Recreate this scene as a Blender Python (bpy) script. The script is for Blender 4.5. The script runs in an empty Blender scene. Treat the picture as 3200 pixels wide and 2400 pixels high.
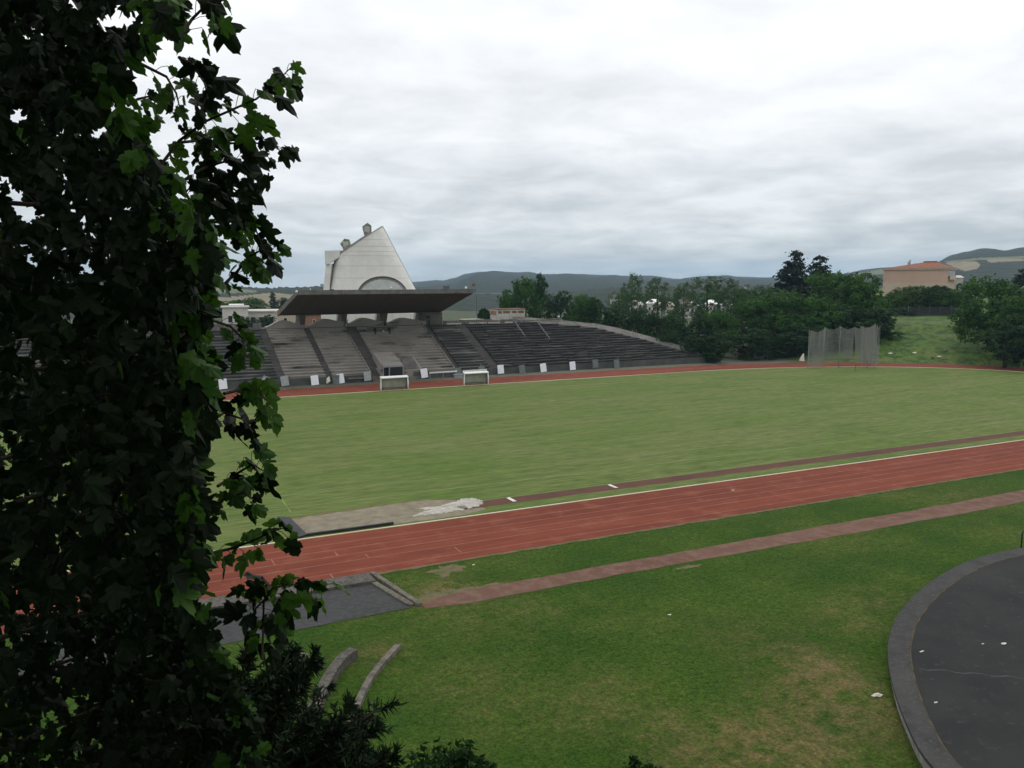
import bpy, math, random
from mathutils import Vector, Matrix, noise
C = bpy.context.scene.collection
rnd = random.Random(7)
R = math.radians
# ------------------------------------------------------------------ camera numbers and survey helpers
CH = 16.0; FPX = 2600.0; PITCH = math.atan((1200-868)/FPX); AZ = R(63.6)
def ray(x, y):
    a = (x-1600)/FPX; b = -(y-1200)/FPX
    fy = math.cos(PITCH)+b*math.sin(PITCH); fz = -math.sin(PITCH)+b*math.cos(PITCH)
    return Vector((fy*math.cos(AZ)+a*math.sin(AZ), fy*math.sin(AZ)-a*math.cos(AZ), fz))
def G(x, y, z=0.0):
    r = ray(x, y); t = (z-CH)/r.z; return Vector((t*r.x, t*r.y, z))
def W(x, y, w):
    r = ray(x, y); t = w/r.y; return Vector((t*r.x, w, CH+t*r.z))
def D(x, y, d):
    r = ray(x, y); t = d/math.hypot(r.x, r.y); return Vector((t*r.x, t*r.y, CH+t*r.z))
def slopept(x, y, w0, z0, k):           # ray against the raking plane z = z0 + k (w - w0)
    r = ray(x, y); t = (z0-k*w0-CH)/(r.z-k*r.y); return Vector((t*r.x, t*r.y, CH+t*r.z))

# ------------------------------------------------------------------ materials
def mat(name, base, rough=0.9, spec=0.2, var=None, scale=1.0, detail=6, lo=0.35, hi=0.65, var2=None, scale2=8.0,
        bump=0.0, bscale=20.0, bdist=0.05, stretch=None, metal=0.0, stretch2=None, lo2=0.45, hi2=0.6, trans=0.0, fine=None):
    m = bpy.data.materials.new(name); m.use_nodes = True
    nt = m.node_tree; N = nt.nodes; L = nt.links
    b = N['Principled BSDF']; b.inputs['Roughness'].default_value = rough
    b.inputs['Specular IOR Level'].default_value = spec; b.inputs['Metallic'].default_value = metal
    b.inputs['Base Color'].default_value = (*base, 1)
    tc = N.new('ShaderNodeTexCoord')
    def nz(sc, st, det):
        mp = N.new('ShaderNodeMapping'); L.new(tc.outputs['Object'], mp.inputs['Vector'])
        if st: mp.inputs['Scale'].default_value = st
        n = N.new('ShaderNodeTexNoise'); n.inputs['Scale'].default_value = sc; n.inputs['Detail'].default_value = det
        n.inputs['Roughness'].default_value = 0.62
        L.new(mp.outputs[0], n.inputs['Vector']); return n
    col = None
    def mix(prev, colr, sc, st, l, h):
        n = nz(sc, st, detail); r = N.new('ShaderNodeValToRGB')
        r.color_ramp.elements[0].position = l; r.color_ramp.elements[1].position = h
        L.new(n.outputs['Fac'], r.inputs['Fac'])
        mx = N.new('ShaderNodeMix'); mx.data_type = 'RGBA'; L.new(r.outputs['Color'], mx.inputs['Factor'])
        if prev is None: mx.inputs['A'].default_value = (*base, 1)
        else: L.new(prev, mx.inputs['A'])
        mx.inputs['B'].default_value = (*colr, 1); return mx.outputs['Result']
    if var: col = mix(col, var, scale, stretch, lo, hi)
    if var2: col = mix(col, var2, scale2, stretch2, lo2, hi2)
    if fine:
        n = nz(fine[0], fine[1], 4); r = N.new('ShaderNodeMapRange'); r.inputs['From Min'].default_value = .3; r.inputs['From Max'].default_value = .7
        r.inputs['To Min'].default_value = 1-fine[2]; r.inputs['To Max'].default_value = 1+fine[2]; L.new(n.outputs['Fac'], r.inputs['Value'])
        vm = N.new('ShaderNodeVectorMath'); vm.operation = 'SCALE'; L.new(col, vm.inputs[0]); L.new(r.outputs[0], vm.inputs['Scale']); col = vm.outputs[0]
    if col is not None: L.new(col, b.inputs['Base Color'])
    if bump:
        n = nz(bscale, None, 5); bp = N.new('ShaderNodeBump'); bp.inputs['Strength'].default_value = bump
        bp.inputs['Distance'].default_value = bdist; L.new(n.outputs['Fac'], bp.inputs['Height']); L.new(bp.outputs[0], b.inputs['Normal'])
    if trans:
        t = N.new('ShaderNodeBsdfTranslucent'); ms = N.new('ShaderNodeMixShader'); ms.inputs[0].default_value = trans
        if col is not None: L.new(col, t.inputs['Color'])
        else: t.inputs['Color'].default_value = (*base, 1)
        L.new(b.outputs[0], ms.inputs[1]); L.new(t.outputs[0], ms.inputs[2])
        L.new(ms.outputs[0], N['Material Output'].inputs['Surface'])
    return m
M = {}
M['ground'] = mat('dry_town_grass', (.05,.075,.025), var=(.03,.05,.02), scale=.03, var2=(.09,.09,.05), scale2=.3)
M['field'] = mat('mown_pitch_grass', (.100,.150,.032), spec=.1, var=(.142,.162,.056), scale=.09, stretch=(.7,1.3,1), detail=9,
                 var2=(.066,.112,.022), scale2=.42, stretch2=(.22,1.8,1), lo2=.46, hi2=.74, bump=.9, bscale=5, bdist=.08, fine=(1.6,(.35,2.2,1),.34))
M['lawn'] = mat('lawn_grass', (.048,.108,.018), spec=.1, var=(.095,.120,.030), scale=.22, detail=10, lo=.42, hi=.64,
                var2=(.030,.070,.013), scale2=2.6, lo2=.42, hi2=.66, bump=.9, bscale=16, bdist=.08)
def lawnmat(name, dark, mid, dry, spots, micro=11.0):
    m = bpy.data.materials.new(name); m.use_nodes = True; nt = m.node_tree; N = nt.nodes; L = nt.links
    b = N['Principled BSDF']; b.inputs['Roughness'].default_value = .95; b.inputs['Specular IOR Level'].default_value = .08
    tc = N.new('ShaderNodeTexCoord')
    def nz(sc, det=8, st=None, ro=.65):
        mp = N.new('ShaderNodeMapping'); L.new(tc.outputs['Object'], mp.inputs[0])
        if st: mp.inputs['Scale'].default_value = st
        n = N.new('ShaderNodeTexNoise'); n.inputs['Scale'].default_value = sc; n.inputs['Detail'].default_value = det; n.inputs['Roughness'].default_value = ro; L.new(mp.outputs[0], n.inputs['Vector']); return n.outputs['Fac']
    def mr(v, a, b_, c=0.0, d=1.0):
        r = N.new('ShaderNodeMapRange'); r.inputs['From Min'].default_value = a; r.inputs['From Max'].default_value = b_; r.inputs['To Min'].default_value = c; r.inputs['To Max'].default_value = d; L.new(v, r.inputs['Value']); return r.outputs[0]
    def ma(op, a, b_):
        n = N.new('ShaderNodeMath'); n.operation = op; n.use_clamp = op == 'ADD'
        for i, v in enumerate((a, b_)):
            if isinstance(v, (int,float)): n.inputs[i].default_value = v
            else: L.new(v, n.inputs[i])
        return n.outputs[0]
    def mx(f, a, b_):
        n = N.new('ShaderNodeMix'); n.data_type = 'RGBA'; L.new(f, n.inputs['Factor'])
        for k, v in (('A', a), ('B', b_)):
            if isinstance(v, tuple): n.inputs[k].default_value = (*v, 1)
            else: L.new(v, n.inputs[k])
        return n.outputs['Result']
    base = mx(mr(nz(.18), .38, .62), dark, mid)
    tuft = nz(1.3, 9, None, .75)
    f = ma('MULTIPLY', mr(nz(.09, 6), .48, .70), mr(tuft, .42, .62)); tot = ma('MULTIPLY', f, .5)
    for (x, y, r_, k) in spots:
        vm = N.new('ShaderNodeVectorMath'); vm.operation = 'DISTANCE'; L.new(tc.outputs['Object'], vm.inputs[0]); vm.inputs[1].default_value = (x, y, 0)
        g_ = mr(vm.outputs['Value'], r_, r_*.15, 0, k); tot = ma('ADD', tot, ma('MULTIPLY', g_, mr(ma('ADD', ma('MULTIPLY', tuft, .6), ma('MULTIPLY', nz(.55, 8), .4)), .42, .60)))
    c = mx(tot, base, dry)
    mic = nz(3.2, 6, (1, 1.0, 1), .85); c = mx(mr(mic, .40, .60, 0, .75), c, mx(tot, tuple(v*.45 for v in dark), tuple(v*.55 for v in dry)))
    c = mx(mr(nz(2.2, 8, None, .9), .56, .68, 0, .6), c, (mid[0]*1.9, mid[1]*1.35, mid[2]*1.9))
    fine = mr(nz(7.0, 3, None, .95), .30, .70, .45, 1.55); vmm = N.new('ShaderNodeVectorMath'); vmm.operation = 'SCALE'; L.new(c, vmm.inputs[0]); L.new(fine, vmm.inputs['Scale']); c = vmm.outputs[0]
    L.new(c, b.inputs['Base Color'])
    bp = N.new('ShaderNodeBump'); bp.inputs['Strength'].default_value = .8; bp.inputs['Distance'].default_value = .08; L.new(nz(14, 5), bp.inputs['Height']); L.new(bp.outputs[0], b.inputs['Normal'])
    return m
_s = [(G(x, y).x, G(x, y).y, r_, k) for x, y, r_, k in ((2590,2200,4.2,1.0),(2560,2080,3.0,.7),(2650,1940,2.6,.6),(2230,2350,3.5,.8),(2440,2320,3.0,.7),(2730,1870,2.4,.5),(1390,1850,3.0,.7),(1900,2200,3.5,.35),(1450,2150,3.0,.35),(3000,1550,6,.4),(1180,2050,2.2,.6),(2350,2000,4,.4))]
M['lawn'] = lawnmat('lawn_grass', (.036,.084,.009), (.066,.118,.014), (.185,.140,.060), _s)
M['track'] = mat('red_running_track', (.190,.050,.029), spec=.1, var=(.145,.038,.023), scale=.12, stretch=(.25,2,1), lo=.4, hi=.62,
                 var2=(.235,.082,.050), scale2=.5, lo2=.52, hi2=.75, bump=.2, bscale=60, bdist=.01, fine=(.9,(.3,3,1),.14))
M['runway'] = mat('dark_red_runway', (.085,.035,.026), var=(.115,.052,.036), scale=.3, bump=.2, bscale=60, bdist=.01)
M['path'] = mat('pink_cinder_path', (.150,.080,.056), var=(.115,.056,.038), scale=.12, detail=5, var2=(.160,.094,.068), scale2=1.2, bump=.15, bscale=30, bdist=.01)
M['sand'] = mat('grey_sand', (.26,.225,.16), var=(.17,.145,.10), scale=1.3, detail=9, bump=.7, bscale=9, bdist=.06)
M['white_sand'] = mat('white_powdery_sand', (.52,.50,.46), var=(.30,.28,.23), scale=2.0, detail=10, bump=.9, bscale=14, bdist=.03)
M['earth'] = mat('bare_earth', (.15,.105,.06), var=(.06,.10,.025), scale=1.6, lo=.45, hi=.6, detail=9, bump=.4, bscale=20)
M['line_white'] = mat('white_paint', (.75,.75,.72), var=(.5,.48,.42), scale=1.5)
M['line_old'] = mat('worn_lane_paint', (.34,.17,.125), var=(.24,.085,.055), scale=1.2, detail=8)
M['line_grass'] = mat('faded_chalk_line', (.20,.24,.10), var=(.13,.18,.045), scale=.8, detail=8)
M['kerb'] = mat('cream_kerb', (.62,.56,.34), var=(.72,.70,.62), scale=.12)
M['asphalt'] = mat('dark_asphalt', (.050,.050,.048), var=(.038,.038,.037), scale=.5, detail=9, var2=(.058,.059,.060), scale2=3, bump=.1, bscale=60, bdist=.01)
M['disc'] = mat('black_stage_asphalt', (.028,.029,.027), var=(.017,.017,.018), scale=.28, detail=9, var2=(.050,.050,.048), scale2=3, lo2=.58, hi2=.75, bump=.3, bscale=50, bdist=.01)
M['rim'] = mat('dark_stone_rim', (.056,.056,.053), var=(.036,.036,.035), scale=1.0, detail=9, var2=(.088,.085,.078), scale2=7, lo2=.55, hi2=.7, bump=.4, bscale=30, bdist=.02)
M['crack'] = mat('pale_crack_filler', (.13,.13,.125), var=(.08,.08,.08), scale=3)
M['concrete'] = mat('weathered_concrete', (.235,.225,.20), var=(.16,.15,.135), scale=.5, detail=9, var2=(.30,.29,.265), scale2=4, bump=.3, bscale=14, bdist=.02)
M['bench'] = mat('dark_bench_concrete', (.090,.082,.070), var=(.055,.051,.044), scale=2, detail=9, var2=(.12,.11,.095), scale2=5, bump=.5, bscale=14, bdist=.03)
M['conc_pale'] = mat('pale_concrete', (.44,.42,.37), var=(.33,.31,.27), scale=.35, detail=9, var2=(.5,.48,.44), scale2=2)
M['stone_rough'] = mat('rough_pale_stone', (.20,.18,.145), var=(.08,.073,.06), scale=3, detail=9, bump=.9, bscale=8, bdist=.08)
M['tier'] = mat('grey_terrace_concrete', (.30,.28,.245), var=(.225,.21,.185), scale=.22, detail=8, var2=(.045,.043,.040), scale2=.42, stretch2=(.35,1.3,1), lo2=.53, hi2=.66, bump=.2, bscale=10, bdist=.02)
M['tier_stain'] = mat('stained_terrace_concrete', (.055,.055,.052), var=(.17,.165,.15), scale=.55, stretch=(.3,1,3), lo=.50, hi=.66, detail=9)
M['tier_black'] = mat('black_mossy_terrace', (.036,.036,.035), var=(.068,.067,.060), scale=.5, stretch=(.35,2,4), lo=.45, hi=.7, detail=10,
                      var2=(.20,.19,.17), scale2=1.0, stretch2=(.25,1.6,4.5), lo2=.57, hi2=.67, bump=.5, bscale=4, bdist=.1)
M['aisle'] = mat('dark_aisle_concrete', (.075,.072,.066), var=(.115,.110,.10), scale=.6, detail=9)
M['step_red'] = mat('reddish_worn_steps', (.20,.15,.12), var=(.13,.11,.09), scale=.8)
M['coping'] = mat('grey_coping', (.165,.155,.140), var=(.095,.09,.08), scale=.6, detail=9, var2=(.27,.25,.22), scale2=3, lo2=.55, hi2=.7, bump=.5, bscale=5, bdist=.06)
M['canopy'] = mat('dark_canopy_concrete', (.135,.115,.095), var=(.105,.092,.078), scale=.35, stretch=(3,.3,1), detail=6)
M['fascia'] = mat('gravel_fascia', (.16,.155,.145), var=(.09,.087,.08), scale=1.3, detail=9, var2=(.26,.25,.23), scale2=6, lo2=.55, hi2=.65, bump=.5, bscale=8, bdist=.04)
M['church'] = mat('pale_church_concrete', (.66,.64,.585), var=(.60,.58,.53), scale=.08, detail=5, var2=(.68,.665,.62), scale2=.35)
M['church_join'] = mat('concrete_joint', (.46,.445,.41))
M['church_roof'] = mat('church_roof_edge', (.23,.22,.205), var=(.15,.145,.13), scale=1)
M['lens'] = mat('weathered_arch_panel', (.50,.52,.48), var=(.38,.40,.36), scale=.5, detail=8)
M['cannon'] = mat('stained_light_box', (.33,.33,.25), var=(.13,.14,.09), scale=1.0, detail=8, lo=.42, hi=.55)
M['dark'] = mat('dark_opening', (.010,.010,.010), rough=.5)
M['glassd'] = mat('dark_glass', (.018,.022,.028), rough=.15, spec=.5)
M['white'] = mat('white_enamel', (.80,.80,.78), rough=.45, spec=.4, var=(.66,.66,.63), scale=2)
M['greyp'] = mat('grey_green_panel', (.30,.30,.24), var=(.24,.24,.19), scale=1.2)
M['board_w'] = mat('white_board', (.84,.86,.90), rough=.5, var=(.76,.78,.82), scale=2)
M['board_g'] = mat('weathered_grey_board', (.19,.205,.20), var=(.12,.135,.13), scale=2, detail=8)
M['board_l'] = mat('pale_grey_board', (.38,.40,.40), var=(.27,.29,.29), scale=2, detail=8)
M['steel'] = mat('galvanised_steel', (.30,.32,.33), rough=.5, metal=.6)
M['bluesteel'] = mat('pale_blue_post', (.25,.36,.42), rough=.5)
M['blacksteel'] = mat('black_steel', (.015,.017,.02), rough=.5)
M['rust'] = mat('rusty_steel', (.13,.065,.035), var=(.2,.15,.1), scale=3)
M['rubber'] = mat('black_rubber_cover', (.020,.022,.026), rough=.6, var=(.035,.037,.04), scale=2)
M['ochre'] = mat('peach_render', (.52,.355,.275), var=(.47,.32,.245), scale=.15)
M['ochre2'] = mat('cream_render', (.50,.41,.32), var=(.45,.37,.28), scale=.15)
M['tile'] = mat('red_roof_tile', (.235,.085,.045), var=(.165,.058,.032), scale=.5, stretch=(1,1,1), detail=9, var2=(.30,.13,.07), scale2=2, bump=.6, bscale=5, bdist=.1)
M['housew'] = mat('off_white_house_render', (.62,.60,.56), var=(.5,.48,.44), scale=.3)
M['brick'] = mat('brick_house_wall', (.33,.18,.12), var=(.24,.13,.09), scale=.8)
M['roofgrey'] = mat('grey_roof', (.16,.155,.15), var=(.11,.105,.1), scale=1)
M['fence'] = mat('dark_fence_boards', (.028,.030,.031), var=(.045,.045,.042), scale=1.5, stretch=(3,3,.2))
M['bark'] = mat('tree_bark', (.045,.036,.026), var=(.025,.02,.015), scale=4, bump=.5, bscale=10)
M['bark_pale'] = mat('pale_bark', (.19,.17,.14), var=(.1,.09,.07), scale=4)
M['forest'] = mat('far_forest', (.014,.027,.022), var=(.022,.036,.026), scale=.012, detail=10, var2=(.014,.026,.016), scale2=.06, bump=1, bscale=.05, bdist=8)
M['farfield'] = mat('far_hay_field', (.23,.19,.125), var=(.17,.15,.095), scale=.01, detail=8)
M['farmeadow'] = mat('far_meadow', (.14,.145,.085), var=(.09,.115,.055), scale=.01, detail=8)
M['litter'] = mat('white_litter', (.78,.74,.66), var=(.5,.45,.38), scale=5)
M['reddish'] = mat('reddish_leaf', (.22,.10,.07))
def leafmat(name, a, b, sc, trans=.25, rough=.7, spec=.15):
    return mat(name, a, rough=rough, spec=spec, var=b, scale=sc, detail=4, lo=.38, hi=.62, trans=trans)
M['leaf_mid'] = leafmat('broad_leaves', (.022,.074,.010), (.048,.120,.014), .35)
M['leaf_dark'] = leafmat('deep_green_leaves', (.010,.034,.008), (.022,.062,.010), .35)
M['leaf_pine'] = leafmat('conifer_needles', (.013,.024,.016), (.022,.036,.018), .5, trans=.1)
M['leaf_airy'] = leafmat('grey_green_leaves', (.042,.085,.024), (.070,.115,.034), .4)
M['leaf_yel'] = leafmat('yellow_green_leaves', (.060,.110,.014), (.030,.066,.010), .3)
M['maple'] = leafmat('maple_leaves', (.0032,.0095,.0024), (.0075,.021,.0035), 1.2, trans=.30, rough=.6, spec=.2)  # near-black leaf colour carries the shade inside the crown
M['maple_lit'] = leafmat('lit_maple_leaves', (.026,.078,.009), (.060,.140,.014), 1.2, trans=.42, rough=.55, spec=.25)  # greener copy of the leaf colour, painted for leaves lit at the crown edge
M['needle'] = leafmat('dark_juniper_needles', (.010,.022,.010), (.018,.036,.013), 2, trans=.1)
def netmat(name, dens):
    m = bpy.data.materials.new(name); m.use_nodes = True; nt = m.node_tree; N = nt.nodes; L = nt.links
    b = N['Principled BSDF']; b.inputs['Base Color'].default_value = (.25,.25,.235,1); b.inputs['Roughness'].default_value = .9
    t = N.new('ShaderNodeBsdfTransparent'); mx = N.new('ShaderNodeMixShader')
    tc = N.new('ShaderNodeTexCoord'); mp = N.new('ShaderNodeMapping'); mp.inputs['Scale'].default_value = (.9,.9,.12)
    n = N.new('ShaderNodeTexNoise'); n.inputs['Scale'].default_value = .8; n.inputs['Detail'].default_value = 6
    mr = N.new('ShaderNodeMapRange'); mr.inputs['From Min'].default_value = .3; mr.inputs['From Max'].default_value = .7
    mr.inputs['To Min'].default_value = dens-.16; mr.inputs['To Max'].default_value = dens+.2
    L.new(tc.outputs['Object'], mp.inputs[0]); L.new(mp.outputs[0], n.inputs['Vector']); L.new(n.outputs['Fac'], mr.inputs['Value'])
    L.new(mr.outputs[0], mx.inputs[0]); L.new(t.outputs[0], mx.inputs[1]); L.new(b.outputs[0], mx.inputs[2])
    L.new(mx.outputs[0], N['Material Output'].inputs['Surface']); return m
M['net'] = netmat('knotted_net', .38); M['net2'] = netmat('doubled_net', .55)

# ------------------------------------------------------------------ mesh builder
class MB:
    def __init__(s): s.v = []; s.f = []
    def add(s, vs, fs):
        o = len(s.v); s.v += [tuple(v) for v in vs]; s.f += [tuple(i+o for i in f) for f in fs]; return s
    def box(s, x0, x1, y0, y1, z0, z1):
        return s.add([(x0,y0,z0),(x1,y0,z0),(x1,y1,z0),(x0,y1,z0),(x0,y0,z1),(x1,y0,z1),(x1,y1,z1),(x0,y1,z1)],
                     [(0,3,2,1),(4,5,6,7),(0,1,5,4),(1,2,6,5),(2,3,7,6),(3,0,4,7)])
    def bar(s, a, b, w, h, up=Vector((0,0,1))):       # box bar along a-b
        a = Vector(a); b = Vector(b); d = (b-a).normalized()
        sd = d.cross(up);  sd = sd.normalized() if sd.length > 1e-4 else Vector((1,0,0)); u2 = sd.cross(d)
        vs = [p+sd*(w/2*i)+u2*(h/2*j) for p in (a,b) for i, j in ((-1,-1),(1,-1),(1,1),(-1,1))]
        return s.add(vs, [(0,1,2,3),(7,6,5,4),(0,4,5,1),(1,5,6,2),(2,6,7,3),(3,7,4,0)])
    def tube(s, pts, rad, n=6):
        pts = [Vector(p) for p in pts]; rad = rad if isinstance(rad, (list, tuple)) else [rad]*len(pts); vs = []; fs = []
        for i, p in enumerate(pts):
            d = (pts[min(i+1,len(pts)-1)]-pts[max(i-1,0)]).normalized()
            a = d.cross(Vector((.3,.2,1)) if abs(d.z) < .9 else Vector((1,0,0))).normalized(); b = d.cross(a)
            vs += [p+(a*math.cos(t)+b*math.sin(t))*rad[i] for t in [2*math.pi*k/n for k in range(n)]]
        for i in range(len(pts)-1):
            for k in range(n):
                fs.append((i*n+k, i*n+(k+1)%n, (i+1)*n+(k+1)%n, (i+1)*n+k))
        fs.append(tuple(range(n))[::-1]); fs.append(tuple((len(pts)-1)*n+k for k in range(n)))
        return s.add(vs, fs)
    def prism(s, poly, z0, z1):                        # plan polygon extruded; z1 may be a list of per-vertex tops
        n = len(poly); t = z1 if isinstance(z1, list) else [z1]*n
        vs = [(p[0],p[1],z0) for p in poly]+[(p[0],p[1],t[i]) for i, p in enumerate(poly)]
        return s.add(vs, [tuple(range(n))[::-1], tuple(range(n,2*n))]+[(i,(i+1)%n,n+(i+1)%n,n+i) for i in range(n)])
    def band(s, a, b, closed=False):                   # ribbon between two polylines
        n = len(a); vs = list(a)+list(b)
        return s.add(vs, [(i,(i+1)%n,n+(i+1)%n,n+i) for i in range(n if closed else n-1)])
    def sphere(s, c, r, seg=10, ring=6):
        c = Vector(c); vs = [c+Vector((0,0,-r))]; fs = []
        for j in range(1, ring):
            th = math.pi*j/ring
            vs += [c+Vector((r*math.sin(th)*math.cos(2*math.pi*k/seg), r*math.sin(th)*math.sin(2*math.pi*k/seg), -r*math.cos(th))) for k in range(seg)]
        vs.append(c+Vector((0,0,r))); e = len(vs)-1
        for k in range(seg):
            fs.append((0, 1+(k+1)%seg, 1+k)); fs.append((e, e-seg+k, e-seg+(k+1)%seg))
            for j in range(ring-2): a = 1+j*seg; fs.append((a+k, a+(k+1)%seg, a+seg+(k+1)%seg, a+seg+k))
        return s.add(vs, fs)
    def build(s, name, m, parent=None, smooth=False, origin=None):
        me = bpy.data.meshes.new(name); o0 = Vector(origin) if origin else Vector((0,0,0))
        vs = s.v if origin is None else [tuple(Vector(v)-o0) for v in s.v]
        me.from_pydata(vs, [], s.f); me.validate(); me.update()
        if smooth: me.polygons.foreach_set('use_smooth', [True]*len(me.polygons))
        me.materials.append(M[m] if isinstance(m, str) else m)
        o = bpy.data.objects.new(name, me); C.objects.link(o)
        if parent: o.parent = parent; o.location = o0 - Vector(parent.get('_loc', (0,0,0))) if origin else (0,0,0)
        elif origin: o.location = o0
        if parent and not origin and parent.type == 'EMPTY' and parent.location.length > 0:
            me.transform(Matrix.Translation(-parent.location))
        return o
def tag(o, label=None, cat=None, group=None, kind=None):
    if label: o['label'] = label
    if cat: o['category'] = cat
    if group: o['group'] = group
    if kind: o['kind'] = kind
    return o
def empty(name, label, cat, loc=(0,0,0), group=None):
    o = bpy.data.objects.new(name, None); C.objects.link(o); o.location = loc; o.empty_display_size = .5
    return tag(o, label, cat, group)
def struct(mb, name, m, **k): return tag(mb.build(name, m, **k), kind='structure')
def copy_tree(o, parent=None):
    c = o.copy(); C.objects.link(c)
    if parent: c.parent = parent
    for ch in o.children: copy_tree(ch, c)
    return c

# ------------------------------------------------------------------ ground sheets
WC = 81.8; HI = 31.6; HO = 39.4                       # oval centre line and half widths (inner, outer)
def oval(half, z, ur=90.0, ar=52.0-31.6, ul=-8.0):
    pts = []
    a_r = half+ar
    for i in range(61):
        t = -math.pi/2+math.pi*i/60; pts.append((ur+a_r*math.cos(t), WC+half*math.sin(t), z))
    for i in range(61):
        t = math.pi/2+math.pi*i/60; pts.append((ul+half*math.cos(t), WC+half*math.sin(t), z))
    return pts
g = MB(); RR = [0,6,14,25,45,80,130,200,320,500,700,900,1300,2000,3500,5000,6600]; NA = 96
gz = lambda r: -.02-max(0, min(r,3500)-900)*.03
vs = [(0,0,-.02)]+[(r*math.cos(2*math.pi*k/NA), r*math.sin(2*math.pi*k/NA), gz(r)) for r in RR[1:] for k in range(NA)]
fs = [(0,1+k,1+(k+1)%NA) for k in range(NA)]
for j in range(len(RR)-2):
    for k in range(NA): fs.append((1+j*NA+k, 1+(j+1)*NA+k, 1+(j+1)*NA+(k+1)%NA, 1+j*NA+(k+1)%NA))
g.add(vs, fs); struct(g, 'ground', 'ground')
def wob(x, y, a=.35, s=.5): return a*noise.noise(Vector((x*s, y*s, 1.7)))+a*.5*noise.noise(Vector((x*s*4, y*s*4, 5.2)))
lm = MB(); ip = oval(HO-.1, -.005); n = len(ip)
lm.add([(-90,-8,-.005),(210,-8,-.005),(210,42.5,-.005),(-90,42.5,-.005)], [(0,1,2,3)]); struct(lm, 'lawn', 'lawn')
v2 = MB(); vsl = []; 
v2.add([(-90,42.5,-.005),(-47.5,42.5,-.005),(-47.5,150,-.005),(-90,150,-.005)], [(0,1,2,3)]); struct(v2, 'verge', 'lawn')
def ribbon_():
    r_ = MB(); us_ = [-6+i*.35 for i in range(290)]
    r_.band([(u, 42.22+.16*noise.noise(Vector((u*.9,2,0)))+.10*noise.noise(Vector((u*3.1,5,0))), .013) for u in us_], [(u, 42.50+.08*noise.noise(Vector((u*2,9,0))), .013) for u in us_]); return r_
# outer apron between far track and terrace
ap = MB(); ap.add([(-47.5,118,-.008),(135,118,-.008),(135,126,-.008),(-47.5,126,-.008)], [(0,1,2,3)]); struct(ap, 'apron', mat('dull_grey_verge', (.085,.10,.07), var=(.13,.12,.095), scale=.5, detail=8))
f = MB(); ii = oval(HI, .003); c0 = len(ii)
f.add(ii+[(40,WC,.003)], [(i,(i+1)%c0,c0) for i in range(c0)]); struct(f, 'infield', 'field')
t = MB(); t.band(oval(HI, .010), oval(HO, .010), True)
# wobble the outer edge so the turf bites into it
struct(t, 'running_track', 'track')
struct(ribbon_(), 'worn_edge', 'earth')
for off in (1.7, 2.85, 4.0, 5.15, 6.75):
    l = MB(); l.band(oval(HI+off-.035, .016), oval(HI+off+.035, .016), True); struct(l, 'lane_line', 'line_old')
k = MB()
A_, B_ = oval(HI-.06, .05), oval(HI+.05, .05); A0, B0 = oval(HI-.06, .0), oval(HI+.05, .0)
k.band(A_, B_, True); k.band(B_, B0, True); k.band(A0, A_, True)
struct(k, 'track_kerb', 'kerb')
for (a, b) in (((849,1748),(858,1766)),((1045,1723),(1055,1736)),((1139,1731),(1157,1744)),((1418,1711),(1445,1726)),((1028,1793),(1050,1813))):
    p, q = G(*a, .021), G(*b, .021); u = (p.x+q.x)/2
    l = MB(); l.add([(u-.04,p.y,.021),(u+.04,p.y,.021),(u+.04,q.y,.021),(u-.04,q.y,.021)], [(0,1,2,3)]); struct(l, 'stagger_mark', 'line_old')
# long-jump runway
def ribbon(us, w0, w1, z, a=.08, s=.6):
    r_ = MB(); r_.band([(u, w0+wob(u,w0,a,s), z) for u in us], [(u, w1+wob(u,w1,a,s), z) for u in us]); return r_
us = [21.5+i*.5 for i in range(240)]
struct(ribbon(us, 51.9, 53.35, .009), 'jump_runway', 'runway')
for w_ in (53.45,):
    struct(ribbon(us, w_, w_+.1, .013, .03), 'runway_edge', 'line_grass')
for (x0, x1, y) in ((26.0, 26.45, 0), (34.75, 35.15, 0)):
    l = MB(); l.add([(x0,52.25,.020),(x0+.3,52.2,.020),(x0+.32,53.4,.020),(x0+.02,53.35,.020)], [(0,1,2,3)])
    tag(l.build('takeoff_board', 'line_white'), 'white take-off board marking across the dark red runway, '+('nearer the sand pit' if x0 < 30 else 'farther from the sand pit'), 'take-off board', 'take-off boards on the runway')
struct(ribbon([8+i for i in range(95)], 57.6, 57.75, .008, .05), 'chalk_line', 'line_grass')
struct(ribbon([8+i for i in range(95)], 61.2, 61.3, .008, .05), 'chalk_line', 'line_grass')
p, q = G(790,1430,.008), G(905,1600,.008); l = MB(); l.band([p, q], [p+Vector((.12,0,0)), q+Vector((.12,0,0))]); struct(l, 'chalk_line', 'line_grass')
# sand pit
def blob(cx, cy, rx, ry, z, seed, n=60, j=.18, ang=0):
    b = MB(); vs = [(cx,cy,z)]
    for i in range(n):
        t = 2*math.pi*i/n; r = 1+j*noise.noise(Vector((math.cos(t)*2.2, math.sin(t)*2.2, seed)))*2+j*.6*noise.noise(Vector((math.cos(t)*9, math.sin(t)*9, seed+3)))
        x, y = rx*r*math.cos(t), ry*r*math.sin(t)
        vs.append((cx+x*math.cos(ang)-y*math.sin(ang), cy+x*math.sin(ang)+y*math.cos(ang), z))
    b.add(vs, [(0,1+i,1+(i+1)%n) for i in range(n)]); return b
sp = MB()
top = [(11.2+i*.25, 54.95+(.05*i/3.0 if i < 30 else .5)+wob(i*.25,3,.12,1.5)-(max(0,i-38)*.14), .007) for i in range(50)]
bot = [(11.2+i*.25, 50.75+wob(i*.25,9,.03,1)+max(0,i-42)*.08, .007) for i in range(50)]
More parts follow.
